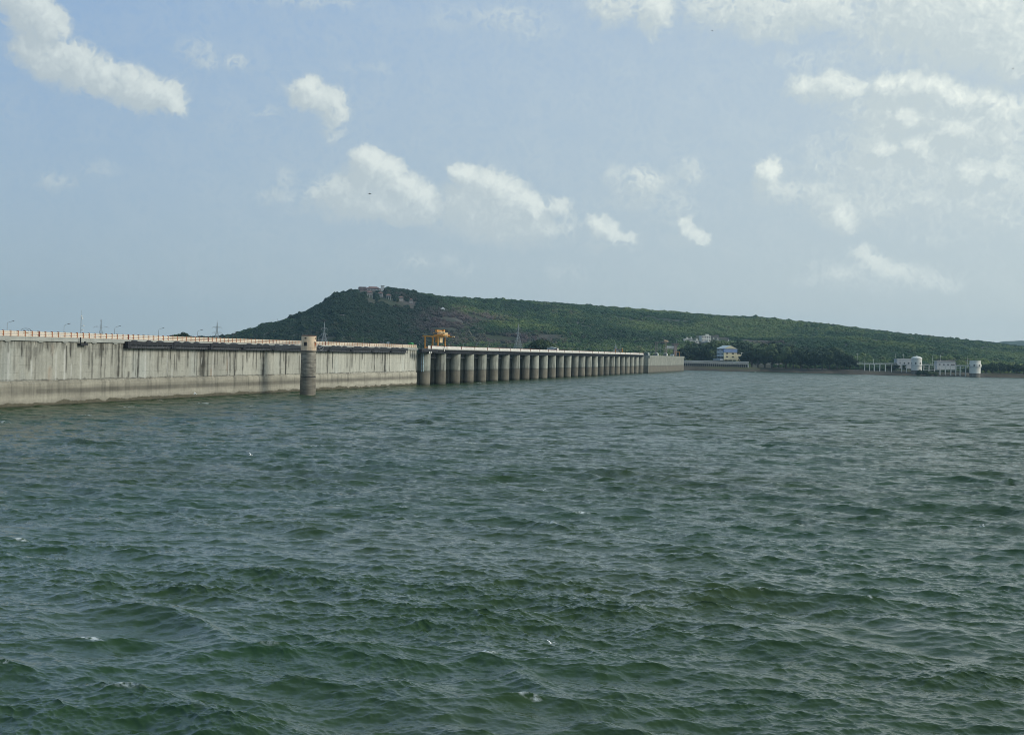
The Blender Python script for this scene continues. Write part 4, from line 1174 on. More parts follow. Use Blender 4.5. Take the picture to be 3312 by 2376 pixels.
# ------------------------------------------------------------------ forest on the hill (too many bushes to count: one object)
def leaf_material(name, dark, mid, light, inst):
    m = bpy.data.materials.new(name)
    m.use_nodes = True
    nt = m.node_tree
    t = NT(nt)
    b = nt.nodes['Principled BSDF']
    g = t.n('ShaderNodeNewGeometry')
    n = t.n('ShaderNodeTexNoise', ins={'Vector': g.outputs['Position'], 'Scale': 0.9, 'Detail': 3.0})
    if inst:
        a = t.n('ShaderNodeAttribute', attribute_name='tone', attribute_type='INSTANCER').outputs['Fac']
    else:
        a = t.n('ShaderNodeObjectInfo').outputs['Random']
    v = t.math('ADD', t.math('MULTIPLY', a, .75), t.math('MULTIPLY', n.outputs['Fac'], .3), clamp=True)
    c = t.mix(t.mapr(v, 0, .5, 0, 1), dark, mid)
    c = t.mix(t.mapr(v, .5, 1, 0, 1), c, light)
    if inst:
        br = t.n('ShaderNodeAttribute', attribute_name='brown', attribute_type='INSTANCER').outputs['Fac']
        c = t.mix(br, c, t.mix(v, (0.05, 0.036, 0.034), (0.135, 0.10, 0.085)))
    nt.links.new(c, b.inputs['Base Color'])
    b.inputs['Roughness'].default_value = 0.75
    b.inputs['Specular IOR Level'].default_value = 0.2
    return m
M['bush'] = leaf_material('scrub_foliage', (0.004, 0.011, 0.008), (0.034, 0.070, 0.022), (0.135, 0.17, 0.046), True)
M['leaf'] = leaf_material('tree_foliage', (0.013, 0.025, 0.016), (0.030, 0.052, 0.023), (0.09, 0.12, 0.042), False)

def build_forest():
    n = 150000
    px = RNG.uniform(560, 3500, n)
    t = RNG.uniform(0.0, 1.12, n) ** 1.0
    Yf = np.interp(px, FOOT[:, 0], FOOT[:, 1]); Yr = np.interp(px, RID[:, 0], RID[:, 1])
    Y = Yf + (Yr - Yf) * t
    keep = RNG.uniform(0, 1, n) < Y / 2700.0 * 1.0
    Z = hill_z(px, Y)
    X = _dirs(px) * Y
    py = hor(px) - (Z - CAMH) / Y * FPX
    dens = fbm(X / 45, Y / 45, 4, 300)
    rock = np.exp(-(((px - 1430) / 95) ** 2 + ((py - 1045) / 42) ** 2)) + .9 * np.exp(-(((px - 1640) / 130) ** 2 + ((py - 1095) / 18) ** 2)) \
        + .6 * np.exp(-(((px - 1560) / 90) ** 2 + ((py - 1030) / 12) ** 2)) + .5 * np.exp(-(((px - 2490) / 60) ** 2 + ((py - 1112) / 8) ** 2))
    keep &= dens > 0.33 + .16 * rock
    keep &= ~((px > 2150) & (Y < Yf + 46 + 20 * fbm(px / 30, px * 0, 2, 8)))
    # clearings round buildings
    for (cx, cy, rx, ry) in ((1200, 941, 46, 11), (1290, 983, 56, 8), (2285, 1104, 42, 20), (2225, 1103, 20, 10), (2305, 1100, 60, 9), (2925, 1172, 30, 12), (3060, 1176, 38, 12), (2480, 1180, 60, 8), (1196, 968, 15, 17), (1230, 968, 14, 13), (1256, 977, 14, 13), (1298, 983, 15, 13), (1330, 988, 12, 12)):
        keep &= ~((np.abs(px - cx) < rx) & (np.abs(py - cy) < ry))
    X, Y, Z, px, py, dens = (q[keep] for q in (X, Y, Z, px, py, dens))
    n = len(X)
    sc = RNG.uniform(1.0, 2.25, n) * (0.75 + .6 * fbm(X / 90, Y / 90, 3, 55))
    big = RNG.uniform(0, 1, n) < .06
    sc = np.where(big, sc * 1.55, sc)
    S3 = np.stack([sc * RNG.uniform(.9, 1.35, n), sc * RNG.uniform(.9, 1.35, n), sc * RNG.uniform(.8, 1.15, n)], -1)
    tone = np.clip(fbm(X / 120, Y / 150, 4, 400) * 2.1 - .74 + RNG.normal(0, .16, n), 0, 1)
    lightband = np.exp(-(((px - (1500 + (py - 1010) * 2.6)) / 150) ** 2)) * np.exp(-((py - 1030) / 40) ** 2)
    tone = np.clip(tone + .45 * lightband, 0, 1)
    tone = np.clip(tone + .33 * np.clip((px - 1500) / 500, 0, 1) - .42 * np.clip((1420 - px) / 160, 0, 1), 0, 1)  # shade on the left flank painted into leaf colour; right side raised paler
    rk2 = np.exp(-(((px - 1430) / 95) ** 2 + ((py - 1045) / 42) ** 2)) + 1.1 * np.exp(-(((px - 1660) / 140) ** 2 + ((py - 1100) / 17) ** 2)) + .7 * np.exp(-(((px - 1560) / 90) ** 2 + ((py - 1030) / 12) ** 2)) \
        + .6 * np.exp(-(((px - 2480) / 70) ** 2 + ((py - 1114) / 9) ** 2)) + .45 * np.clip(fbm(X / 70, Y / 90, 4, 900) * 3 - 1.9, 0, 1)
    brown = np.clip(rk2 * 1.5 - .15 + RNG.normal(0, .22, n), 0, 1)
    tone = np.clip(tone - .38 * np.exp(-((py - 1098) / 26) ** 2) * np.clip((px - 1750) / 150, 0, 1) * np.clip((2450 - px) / 150, 0, 1) + .10 * np.clip((1075 - py) / 60, 0, 1) * np.clip((px - 1700) / 300, 0, 1), 0, 1)  # valley shade at the foot, paler hazy top: both painted into leaf tone
    me = bpy.data.meshes.new('forest')
    me.vertices.add(n)
    me.vertices.foreach_set('co', np.stack([X, Y, Z + .35 * S3[:, 2]], -1).astype(np.float32).ravel())
    a = me.attributes.new('sc', 'FLOAT_VECTOR', 'POINT'); a.data.foreach_set('vector', S3.astype(np.float32).ravel())
    a = me.attributes.new('rt', 'FLOAT_VECTOR', 'POINT')
    rt = np.zeros((n, 3), np.float32); rt[:, 2] = RNG.uniform(0, 6.28, n); a.data.foreach_set('vector', rt.ravel())
    a = me.attributes.new('vi', 'INT', 'POINT'); a.data.foreach_set('value', RNG.integers(0, 5, n).astype(np.int32))
    a = me.attributes.new('brown', 'FLOAT', 'POINT'); a.data.foreach_set('value', brown.astype(np.float32))
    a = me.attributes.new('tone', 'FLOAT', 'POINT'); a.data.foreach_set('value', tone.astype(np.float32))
    me.update()
    o = bpy.data.objects.new('forest', me)
    link(o)
    tag(o, 'dense scrub forest covering the hill behind the dam', 'forest', kind='stuff')
    ng = bpy.data.node_groups.new('forest_nodes', 'GeometryNodeTree')
    ng.interface.new_socket('Geometry', in_out='INPUT', socket_type='NodeSocketGeometry')
    ng.interface.new_socket('Geometry', in_out='OUTPUT', socket_type='NodeSocketGeometry')
    T = NT(ng)
    gi, go = T.n('NodeGroupInput'), T.n('NodeGroupOutput')
    join = T.n('GeometryNodeJoinGeometry')
    for k in range(5):
        ico = T.n('GeometryNodeMeshIcoSphere', ins={'Radius': 1.0, 'Subdivisions': 4})
        pos = T.n('GeometryNodeInputPosition')
        of = T.n('ShaderNodeVectorMath', operation='ADD', ins={0: pos.outputs[0], 1: (7.3 * k, 3.1 * k, 1.7 * k)})
        n1 = T.n('ShaderNodeTexNoise', ins={'Vector': of.outputs[0], 'Scale': 1.5, 'Detail': 2.0})
        n2 = T.n('ShaderNodeTexNoise', ins={'Vector': of.outputs[0], 'Scale': 5.5, 'Detail': 3.0, 'Roughness': .7})
        amt = T.math('ADD', T.math('MULTIPLY', T.math('SUBTRACT', n1.outputs['Fac'], .45), 1.6), T.math('MULTIPLY', T.math('SUBTRACT', n2.outputs['Fac'], .5), 1.1))
        ov = T.n('ShaderNodeVectorMath', operation='SCALE', ins={0: pos.outputs[0], 'Scale': amt})
        sp = T.n('GeometryNodeSetPosition', ins={'Geometry': ico.outputs['Mesh'], 'Offset': ov.outputs[0]})
        sm = T.n('GeometryNodeSetMaterial', ins={'Geometry': sp.outputs[0]})
        sm.inputs['Material'].default_value = M['bush']
        gi2 = T.n('GeometryNodeGeometryToInstance', ins={0: sm.outputs[0]})
        ng.links.new(gi2.outputs[0], join.inputs[0])
    def na(nm, dt):
        return T.n('GeometryNodeInputNamedAttribute', data_type=dt, ins={'Name': nm}).outputs['Attribute']
    iop = T.n('GeometryNodeInstanceOnPoints', ins={'Points': gi.outputs[0], 'Instance': join.outputs[0], 'Pick Instance': True,
                                                   'Instance Index': na('vi', 'INT'), 'Rotation': na('rt', 'FLOAT_VECTOR'), 'Scale': na('sc', 'FLOAT_VECTOR')})
    ng.links.new(iop.outputs[0], go.inputs[0])
    md = o.modifiers.new('forest', 'NODES')
    md.node_group = ng
    print('bushes', n)
build_forest()

# ------------------------------------------------------------------ individual trees
def tree_meshes(seed, h, w, nblob, nleaf):
    rng = np.random.default_rng(seed)
    blobs = []
    for k in range(nblob):
        a = rng.uniform(0, 6.283); rr = w * .36 * math.sqrt(rng.uniform(0, 1))
        blobs.append((rr * math.cos(a), rr * math.sin(a), h * rng.uniform(.28, .84), w * rng.uniform(.16, .27)))
    blobs.append((0, 0, h * .84, w * .2))
    V, Fc = [], []
    for (bx, by, bz, br) in blobs:
        m = nleaf // len(blobs)
        d = rng.normal(size=(m, 3)); d /= np.linalg.norm(d, axis=1)[:, None]
        r = br * rng.uniform(.45, 1.08, m) ** .6
        c = np.stack([bx + d[:, 0] * r, by + d[:, 1] * r, bz + d[:, 2] * r * .8], -1)
        u = rng.normal(size=(m, 3)); u -= (u * d).sum(1)[:, None] * d * .7; u /= np.linalg.norm(u, axis=1)[:, None]
        v = np.cross(d + .5 * rng.normal(size=(m, 3)), u); v /= np.linalg.norm(v, axis=1)[:, None]
        s = rng.uniform(.32, .75, m)[:, None] * (h / 12) ** .5
        b = sum(len(x) for x in V)
        V.append(np.stack([c - u * s, c - v * s * .7, c + u * s, c + v * s * .7], 1).reshape(-1, 3))
        i = b + np.arange(m)[:, None] * 4
        Fc.append(np.concatenate([i, i + 1, i + 2, i + 3], 1))
    tr = MB()
    tr.tube((0, 0, -1.2), (0, 0, h * .4), w * .035, w * .02, 8)
    for (bx, by, bz, br) in blobs[:6]:
        tr.tube((0, 0, h * .3), (bx * .8, by * .8, bz * .9), w * .018, w * .008, 6)
    return np.concatenate(V), np.concatenate(Fc), tr
TREES = []
def proto_tree(seed, h, w, nb, nl):
    r = thing('tree', 'x', 'tree', (0, 0, 0))
    V, Fc, tr = tree_meshes(seed, h, w, nb, nl)
    np_mesh('crown', V, Fc, M['leaf'], r)
    tr.build('trunk', M['bark'], r)
    return r
PROTO = [proto_tree(1, 12, 13, 14, 2600), proto_tree(2, 12, 10, 11, 2200), proto_tree(3, 12, 15, 17, 3000), proto_tree(4, 12, 8, 9, 1800)]
USED = [False] * 4
# (px, base py, height in px, kind, label)
TL = []
def trow(items, fmt):
    for i, it in enumerate(items): TL.append((*it, fmt.format(ORD[i])))
trow([(2205, 1168, 40, 1), (2226, 1160, 42, 0), (2247, 1163, 50, 2), (2270, 1165, 52, 0), (2292, 1166, 58, 1), (2312, 1166, 62, 2)], 'dark tree above the pillared quay, {} from its left end')
trow([(2326, 1150, 42, 0), (2392, 1150, 44, 2), (2410, 1160, 48, 1)], 'leafy tree behind the yellow lakeside building, {} from the left')
trow([(2432, 1183, 52, 2), (2452, 1185, 62, 0), (2474, 1188, 70, 2), (2497, 1189, 74, 0), (2520, 1190, 72, 1), (2543, 1191, 68, 2), (2566, 1191, 66, 0), (2590, 1191, 62, 2), (2614, 1192, 58, 1), (2637, 1193, 54, 0),
      (2660, 1193, 54, 2), (2684, 1193, 56, 0), (2708, 1193, 54, 2), (2730, 1192, 48, 1), (2750, 1190, 40, 0)], 'dark bank tree, {} from the yellow building towards the jetty')
trow([(2768, 1190, 26, 3), (2896, 1190, 16, 0), (2880, 1191, 14, 2), (2925, 1192, 13, 3)], 'low bush on the bank under the jetty, {} from its left end')
trow([(2976, 1206, 10, 0), (2992, 1208, 10, 2), (3008, 1209, 9, 0), (3024, 1210, 8, 2)], 'scrubby bush at the water beside domed white tower, {} from the left')
trow([(3188, 1206, 26, 2), (3210, 1208, 34, 0), (3235, 1210, 36, 2), (3262, 1211, 34, 1), (3288, 1213, 36, 0), (3312, 1214, 34, 2)], 'dark bank tree right of the parapeted white tower, {} from it')
trow([(2560, 1160, 40, 1), (2500, 1140, 30, 2), (2600, 1165, 44, 0), (2650, 1165, 40, 2), (2700, 1165, 42, 1)], 'tree rising behind the dark bank trees, {} from the left')
trow([(1748, 1140, 40, 2), (1770, 1140, 36, 0), (1726, 1140, 30, 1)], 'rounded dark tree behind the spillway parapet, {} of three')
trow([(577, 1098, 17, 2), (592, 1096, 21, 0), (558, 1098, 15, 1), (608, 1098, 14, 2)], 'treetop showing over the dam railing left of the pylon, {} of four')
for (px, py, hp, kd, lab) in TL:
    if px > 2100:
        Yb = float(np.interp(px, FOOT[:, 0], FOOT[:, 1]))
        Yt = Yb + (90 if py < 1168 else 34)
        if 2960 < px < 3030: Yt = Yb + 8
        if 'behind' in lab: Yt = Yb + 120
        z = float(hill_z(px, Yt))
        h = (CAMH + (hor(px) - (py - hp)) / FPX * Yt) - z
    else:
        Yt = 1000 if px > 1500 else 900
        zt = CAMH + (hor(px) - (py - hp)) / FPX * Yt
        h = hp / FPX * Yt * 1.5
        z = zt - h
    k = kd
    o = PROTO[k] if not USED[k] else copy_tree(PROTO[k])
    USED[k] = True
    o.location = (float(_dirs(px)) * Yt, Yt, z)
    sc = max(.2, h / 11.6)
    o.scale = (sc * random.uniform(.9, 1.15), sc * random.uniform(.9, 1.15), sc)
    o.rotation_euler = (0, 0, random.uniform(0, 6.28))
    tag(o, lab, 'bush' if 'bush' in lab else 'tree', 'trees and bushes along the far bank' if px > 2100 else 'trees behind the dam')

# ------------------------------------------------------------------ pylons and poles
def pylon(label, px, ytop, ybase, Y, wide, arms, mt=None):
    p = at(px, ybase, Y)
    H = at(px, ytop, Y).z - p.z
    o = thing('transmission_pylon', label, 'pylon', p, R(20), 'steel pylons behind the dam')
    m = MB()
    r = .0009 * H + .075
    lev = np.linspace(0, 1, 9)
    wz = lambda t: wide * .5 * max(0.0, 1 - t * 1.6) ** 1.1 + .62 * (1 - t) + .12
    prev = None
    for t in lev:
        z = H * t * .92; w = wz(t)
        cs = [(-w, -w, z), (w, -w, z), (w, w, z), (-w, w, z)]
        if prev:
            for k in range(4):
                m.tube(prev[k], cs[k], r, n=4, cap=False)
                m.tube(prev[k], cs[(k + 1) % 4], r * .65, n=4, cap=False)
                m.tube(prev[(k + 1) % 4], cs[k], r * .65, n=4, cap=False)
        for k in range(4): m.tube(cs[k], cs[(k + 1) % 4], r * .65, n=4, cap=False)
        prev = cs
    m.tube((0, 0, H * .9), (0, 0, H), r, n=4)
    m.build('lattice_body', M['lattice'], o)
    for (f, L) in arms:
        a = MB()
        for sg in (-1, 1):
            a.path([(0, 0, H * f + .5), (sg * L * .7, 0, H * f + .55), (sg * L, 0, H * f - .1)], r * .9, 4)
            a.tube((0, 0, H * f - .5), (sg * L * .8, 0, H * f + .3), r * .7, n=4)
            a.tube((sg * L, 0, H * f - .1), (sg * L, 0, H * f - .7), r * .9, n=4)
        a.build('cross_arm', M['lattice'], o)
pylon('pylon of pale lattice steel against open sky near the antenna mast', 326, 1035, 1095, 900, 2.2, ((.62, 4.4), (.2, 4.6), (.97, .4)))
pylon('taller lattice pylon against open sky left of the hill', 701, 1036, 1110, 900, 2.2, ((.68, 3.0), (.45, 3.1), (.22, 3.1)))
pylon('lattice pylon against the dark hill just right of the intake tower', 1048, 1040, 1122, 850, 3.0, ((.72, 1.8), (.5, 1.8), (.25, 2)))
pylon('faint wide lattice pylon against the hill behind spillway parapet', 1675, 1045, 1132, 900, 3.6, ((.62, 1.4), (.8, 1.2)))
pylon('small faint pylon left of the grey shed on the spillway', 1765, 1103, 1135, 1000, 4, ((.6, 1.2),))
pylon('small faint pylon above the far spillway piers', 1991, 1109, 1146, 1150, 5, ((.6, 1.5),))
POLES = []
for i, (px, yt, Y) in enumerate(((739, 1063, 0), (774, 1049, 0), (812, 1037, 0), (845, 1022, 0), (898, 1034, 0), (941, 1021, 0))):
    pass
def pole(label, px, yt, yb, Y, group, r=.14, arm=True, mt='galv'):
    p = at(px, yb, Y)
    H = at(px, yt, Y).z - p.z
    o = thing('utility_pole', label, 'pole', p, 0, group)
    MB().tube((0, 0, 0), (0, 0, H), r, r * .7, 6).build('pole', M[mt], o)
    if arm: MB().box(-.9, .9, -.07, .07, H - .9, H - .75).build('cross_arm', M[mt], o)
hp = [(898, 1030, 1046), (941, 1019, 1033), (979, 1008, 1020), (1012, 997, 1006)]
for i, (px, yt, yb) in enumerate(hp):
    Y = float(np.interp(px, RID[:, 0], RID[:, 1]))
    pole(f'thin pole on the hill ridge left of the summit, {ORD[i]} from the bottom', px, yt, yb + 4, Y, 'poles on the hill ridge', .2, False, 'steel')
rp = [(2772, 1142, 1172), (2797, 1143, 1168), (2825, 1160, 1172), (2895, 1144, 1172), (2921, 1144, 1166), (3015, 1150, 1178), (3041, 1147, 1172), (3129, 1152, 1180), (3156, 1150, 1172)]
for i, (px, yt, yb) in enumerate(rp):
    pole(f'pale pole behind the jetty, {ORD[i]} from the left', px, yt, yb + 8, 1300, 'pale poles behind the jetty', .13, i % 2 == 0, 'white')
fp = [(1940, 1108, 1146), (1960, 1112, 1146), (2007, 1110, 1146), (2089, 1114, 1148), (2105, 1117, 1148), (2135, 1119, 1150), (1789, 1106, 1135), (1778, 1104, 1134)]
fp.sort()
for i, (px, yt, yb) in enumerate(fp):
    pole(f'faint grey pole behind the far spillway, {ORD[i]} from the left', px, yt, yb, 1120, 'faint poles behind the spillway', .12, True, 'lattice')

# ------------------------------------------------------------------ far-bank buildings
def oriented(name, label, cat, p, rz, group=None):
    return thing(name, label, cat, p, rz, group)
# yellow building with a blue band
pY = at(2362, 1167, 1300)
yb = oriented('lakeside_building', 'three-storey yellow building with a blue band and pale sheet roof', 'building', pY, R(22))
W, D, H = 13.4, 13.0, 11.2
MB().box(-W / 2, W / 2, 0, D, 1.0, H).build('front_block', M['yellow'], yb)
for sx in (-W / 2, -W / 6 - .3, W / 6, W / 2 - .5):
    MB().box(sx, sx + .5, .02, .6, 0, 1.0).build('column', M['yellow'], yb)
MB().box(-W / 2 + .1, W / 2 - .1, .8, D, 0, 1.0).build('undercroft', M['shadehole'], yb)
MB().box(-W / 2 - .25, W / 2 + .25, -.35, -.02, 7.7, 11.0).box(-W / 2 - .25, -W / 2 - .02, -.02, 1.2, 7.7, 11.0).build('blue_band', M['blue'], yb)
MB().box(-W / 2 - .14, -W / 2 - .02, 1.3, D, 1.3, H - .1).build('side_cladding', M['bluegrey'], yb)
for z, h in ((9.2, 1.0), (5.6, 1.1), (2.4, 1.2)):
    for yy in np.linspace(2, D - 1.6, 5):
        MB().box(-W / 2 - .2, -W / 2 - .1, yy, yy + 1.2, z, z + h).build('window', M['shadehole'], yb)
for sx in (-3.4, 2.6):
    for z in (6.2, 3.2):
        o = MB().box(sx - .95, sx + .95, -.08, .05, z, z + 1.2).build('window', M['shadehole'], yb)
        MB().box(sx - 1.1, sx + 1.1, -.5, 0, z + 1.25, z + 1.35).build('sunshade', M['yellow'], o)
rf = MB()
rf.add([(-W / 2 - .5, -.6, H), (W / 2 + .5, -.6, H), (W / 2 + .5, D + .5, H), (-W / 2 - .5, D + .5, H), (0, -.6, H + 3.0), (0, D + .5, H + 3.0)], [(0, 3, 2, 1), (0, 4, 5, 3), (1, 2, 5, 4)])
rf.build('roof', M['tin'], yb)
MB().add([(-W / 2 - .3, -.45, H + .02), (W / 2 + .3, -.45, H + .02), (0, -.45, H + 2.85), (-W / 2 - .3, -.2, H + .02), (W / 2 + .3, -.2, H + .02), (0, -.2, H + 2.85)], [(0, 1, 2), (5, 4, 3), (0, 2, 5, 3), (1, 4, 5, 2), (0, 3, 4, 1)]).build('gable', M['yellow'], yb)
MB().box(W / 2 + .02, W / 2 + 5.2, 1.2, D - 2, .2, 6.0).build('annex', M['yellow'], yb)
MB().box(W / 2 + .02, W / 2 + 5.0, 3.2, D - 3, 6.0, 7.2).build('annex_upper', M['brown'], yb)
MB().box(W / 2 + 2.2, W / 2 + 4.0, 1.1, 1.22, 3.0, 4.2).build('window', M['shadehole'], yb)
for sx in (5.6, 7.1, 8.3, 9.1):
    MB().box(W / 2 + sx, W / 2 + sx + .45, 1.2, 1.8, .4, 7.4).build('portal_column', M['white'], yb)
MB().box(W / 2 + 5.4, W / 2 + 7.6, 1.1, 1.9, 7.4, 7.8).build('portal_beam', M['white'], yb)
MB().box(-W / 2 - 3.6, -W / 2 - .25, 0.4, D, .4, 1.6).box(-W / 2 - 3.6, -W / 2 - .25, .4, D, 3.9, 4.1).build('veranda', M['bluegrey'], yb)

# pillared quay
Yq = 1262
q0, q1 = at(2214, 1166, Yq), at(2422, 1170, Yq)
qd = (q1 - q0); qL = math.hypot(qd.x, qd.y)
qy = thing('pillared_quay', 'long grey quay on many short pillars under the yellow building', 'quay', (q0.x, q0.y, 0), math.atan2(qd.y, qd.x))
MB().box(0, qL, 0, 9, 5.9, 8.2).build('deck_beam', M['concrete'], qy)
MB().box(0, qL, -.12, 0, 7.9, 8.5).build('deck_edge', M['whitegrey'], qy)
MB().box(0, qL, 3.2, 9, -1, 5.9).build('back_wall', M['black'], qy)
p0 = None
for k in range(33):
    x = qL * (k + .5) / 33
    if p0 is None:
        p0 = MB().box(-.26, .26, .3, .9, 0, 5.9).build('pillar', M['concrete'], qy); p0.location = (x, 0, 0)
    else:
        c = p0.copy(); link(c, qy); c.location = (x, 0, 0)
MB().box(qL - .4, qL, .05, .7, 0, 5.9).build('end_pillar', M['white'], qy)
# earth bank in front of the quay
bx_ = np.linspace(2205, 2460, 60)
BV = []
for f, (dy, zz) in enumerate(((-34, -2.0), (-22, -.2), (-12, 1.6), (-3, 3.2), (6, 3.9))):
    for px in bx_:
        Yy = Yq + dy + 5 * (fbm(np.array([px / 17.0]), np.array([f * 3.3]), 3, 5)[0] - .5)
        BV.append((float(_dirs(px)) * Yy, Yy, zz - max(0, (px - 2420)) * .02 + 1.0 * (fbm(np.array([px / 9.0]), np.array([f * 1.7]), 3, 6)[0] - .5)))
o = np_mesh('shore', np.array(BV), grid_faces(5, 60), M['soil'], smooth=True)
tag(o, 'bare brown earth bank at the foot of the quay', 'shore', kind='structure')

def house(label, px, py, wpx, hpx, mt, rz, storeys=2, roof=None, stilts=False, Y=None, cols=3, lift=0.0):
    p = hill_pt(px, py) if Y is None else at(px, py, Y)
    k = p.y / FPX
    W, H = wpx * k, hpx * k
    p.z += lift
    D = W * .8
    ha = thing('house', label, 'house', p, rz)
    MB().box(-W / 2, W / 2, 0, D, -1.5 - lift if not stilts else H * .3, H).build('wall', M[mt], ha)
    st = H / storeys
    for s in range(storeys):
        for c in range(cols):
            x = -W / 2 + W * (c + .5) / cols
            if stilts and s == 0: continue
            MB().box(x - W / cols * .24, x + W / cols * .24, -.06, .05, st * s + st * .28, st * s + st * .72).build('window', M['shadehole'], ha)
    if roof == 'flat':
        MB().box(-W / 2 - .4, W / 2 + .4, -.6, D + .3, H, H + .35).box(W * .05, W * .38, D * .3, D * .7, H + .35, H + 2.2).build('roof', M[mt], ha)
    elif roof:
        MB().gable(-W / 2 - .6, W / 2 + .6, -.8, D + .6, H, H + .30 * W, hip=W * .42).build('roof', M[roof], ha)
    if stilts:
        for x in (-W / 2 + .3, 0, W / 2 - .3):
            MB().box(x - .2, x + .2, .1, .5, -3.5, H * .3).build('stilt', M['whitegrey'], ha)
    return ha
# white village above the quay
house('large white three-storey house stepping down the wooded slope', 2284, 1106, 31, 19, 'white', R(14), 2, 'flat', cols=4)
house('lower white wing below the large three-storey house', 2279, 1119, 24, 13, 'whitegrey', R(-18), 2, 'flat', cols=4)
house('small white flat-roofed house left of the large white one', 2252, 1110, 17, 8, 'white', R(10), 1, 'flat')
house('white house half hidden by leaves at left of village', 2221, 1108, 16, 11, 'white', R(12), 2, 'flat', cols=4)
house('white upper house behind leaves above the dam end', 2234, 1104, 11, 8, 'white', R(5), 1, 'flat', cols=3)
house('low white house just right of the large white one', 2307, 1103, 9, 4.5, 'white', R(8), 1, 'flat', cols=2)
house('tiny white house second right of the large one', 2321, 1103, 6, 4, 'white', R(8), 1, 'flat', cols=2)
house('tiny white house among trees above the blue-banded building', 2355, 1110, 8, 4, 'white', R(8), 1, 'flat', cols=2)
house('lone long white wall-like house on the slope above bank trees', 2663, 1141, 20, 3, 'white', R(8), 1, 'flat', cols=3)
# hilltop hotel and cottages
hp_ = at(1197, 942, float(np.interp(1197, RID[:, 0], RID[:, 1])) - 15)
k = hp_.y / FPX
ht = thing('hilltop_hotel', 'long dusty pink hotel with tiled roofs on the hill summit', 'building', hp_, R(6))
MB().box(-36 * k, -12 * k, 0, 9, -2, 14 * k).build('left_wing', M['pink'], ht)
MB().box(-12 * k, 34 * k, 1, 10, -2, 10 * k).build('right_wing', M['pink'], ht)
MB().gable(-12 * k - .5, 32 * k, 0, 11, 10 * k, 16 * k, hip=4).build('roof', M['tile'], ht)
MB().box(-38 * k, -36 * k, 2, 6, -1, 13 * k).build('stair_tower', M['pink'], ht)
MB().box(34 * k, 46 * k, 2, 8, -1, 14 * k).box(33.5 * k, 46.5 * k, 1.8, 8.2, 19 * k, 20.5 * k).build('roof_tank_base', M['whitegrey'], ht)
MB().box(35 * k, 45 * k, 3, 7, 14 * k, 19 * k).build('roof_tank', M['white'], ht)
MB().tube((-2 * k, -1, 0), (-2 * k, -1, 16 * k), .5, .4, 8).build('mast_column', M['pink'], ht)
for x in np.linspace(-34, -14, 6):
    for z in (2, 8): MB().box(x * k - .5, x * k + .5, -.06, .05, z * k, (z + 3) * k).build('window', M['shadehole'], ht)
for x in np.linspace(-8, 30, 9):
    MB().box(x * k - .6, x * k + .6, .94, 1.05, 4 * k, 8 * k).build('window', M['whitegrey'], ht)
cot = [(1196, 963, 17, 11, True, 'tall stilted cottage with red roof below the hilltop hotel'), (1230, 961, 15, 6, False, 'red-roofed white cottage, first right of the stilted one'), (1256, 969, 16, 7, True, 'red-roofed white cottage, second right of the stilted one'),
       (1297, 976, 15, 6.5, False, 'red-roofed white cottage, third right of the stilted one'), (1330, 981, 11, 6, False, 'red-roofed white cottage, last in the row below the summit')]
for (px, py, w, h, stl, lab) in cot:
    py += 1
    hs = house(lab, px, py, w, h * .85, 'dimwall', R(random.uniform(-10, 15)), 1, 'tile', stl, lift=3.0)
    hs['group'] = 'cottages below the summit'
pv = hill_pt(1432, 1008)
pa = thing('hillside_pavilion', 'tiny pale pavilion on the rocky slope above the crane', 'pavilion', pv, 0)
for x in (-2.2, 2.2):
    for y in (0, 3): MB().box(x - .3, x + .3, y, y + .5, 0, 3.2).build('column', M['whitegrey'], pa)
MB().gable(-2.9, 2.9, -.6, 4.1, 3.2, 5.4, hip=2.4).build('roof', M['whitegrey'], pa)
# concrete control tower with a flared top behind the end of the dam
cp = at(2184, 1150, 1230)
ct = thing('control_tower', 'pale concrete tower with flared top behind the end of the dam', 'tower', cp, R(12))
kk = 1230 / FPX
MB().box(-4 * kk, 6 * kk, 0, 2.5, 0, 33 * kk).build('stem', M['pink'], ct)
MB().add([(-6 * kk, 0, 32 * kk), (8 * kk, 0, 32 * kk), (8 * kk, 4, 32 * kk), (-6 * kk, 4, 32 * kk), (-9 * kk, -1, 40 * kk), (12 * kk, -1, 40 * kk), (12 * kk, 5, 40 * kk), (-9 * kk, 5, 40 * kk)],
         [(0, 3, 2, 1), (4, 5, 6, 7), (0, 1, 5, 4), (1, 2, 6, 5), (2, 3, 7, 6), (3, 0, 4, 7)]).build('flared_top', M['pink'], ct)
MB().box(-30 * kk, -4 * kk, .2, 3, 22 * kk, 25 * kk).box(-28 * kk, -4 * kk, .4, 3, 26.5 * kk, 31 * kk).build('gallery_bridge', M['whitegrey'], ct)
MB().box(-29 * kk, -27 * kk, .8, 2, 0, 22 * kk).build('bridge_column', M['pink'], ct)
MB().tube((4 * kk, 1, 40 * kk), (4 * kk, 1, 53 * kk), .12, .06, 5).build('flagpole', M['galv'], ct)

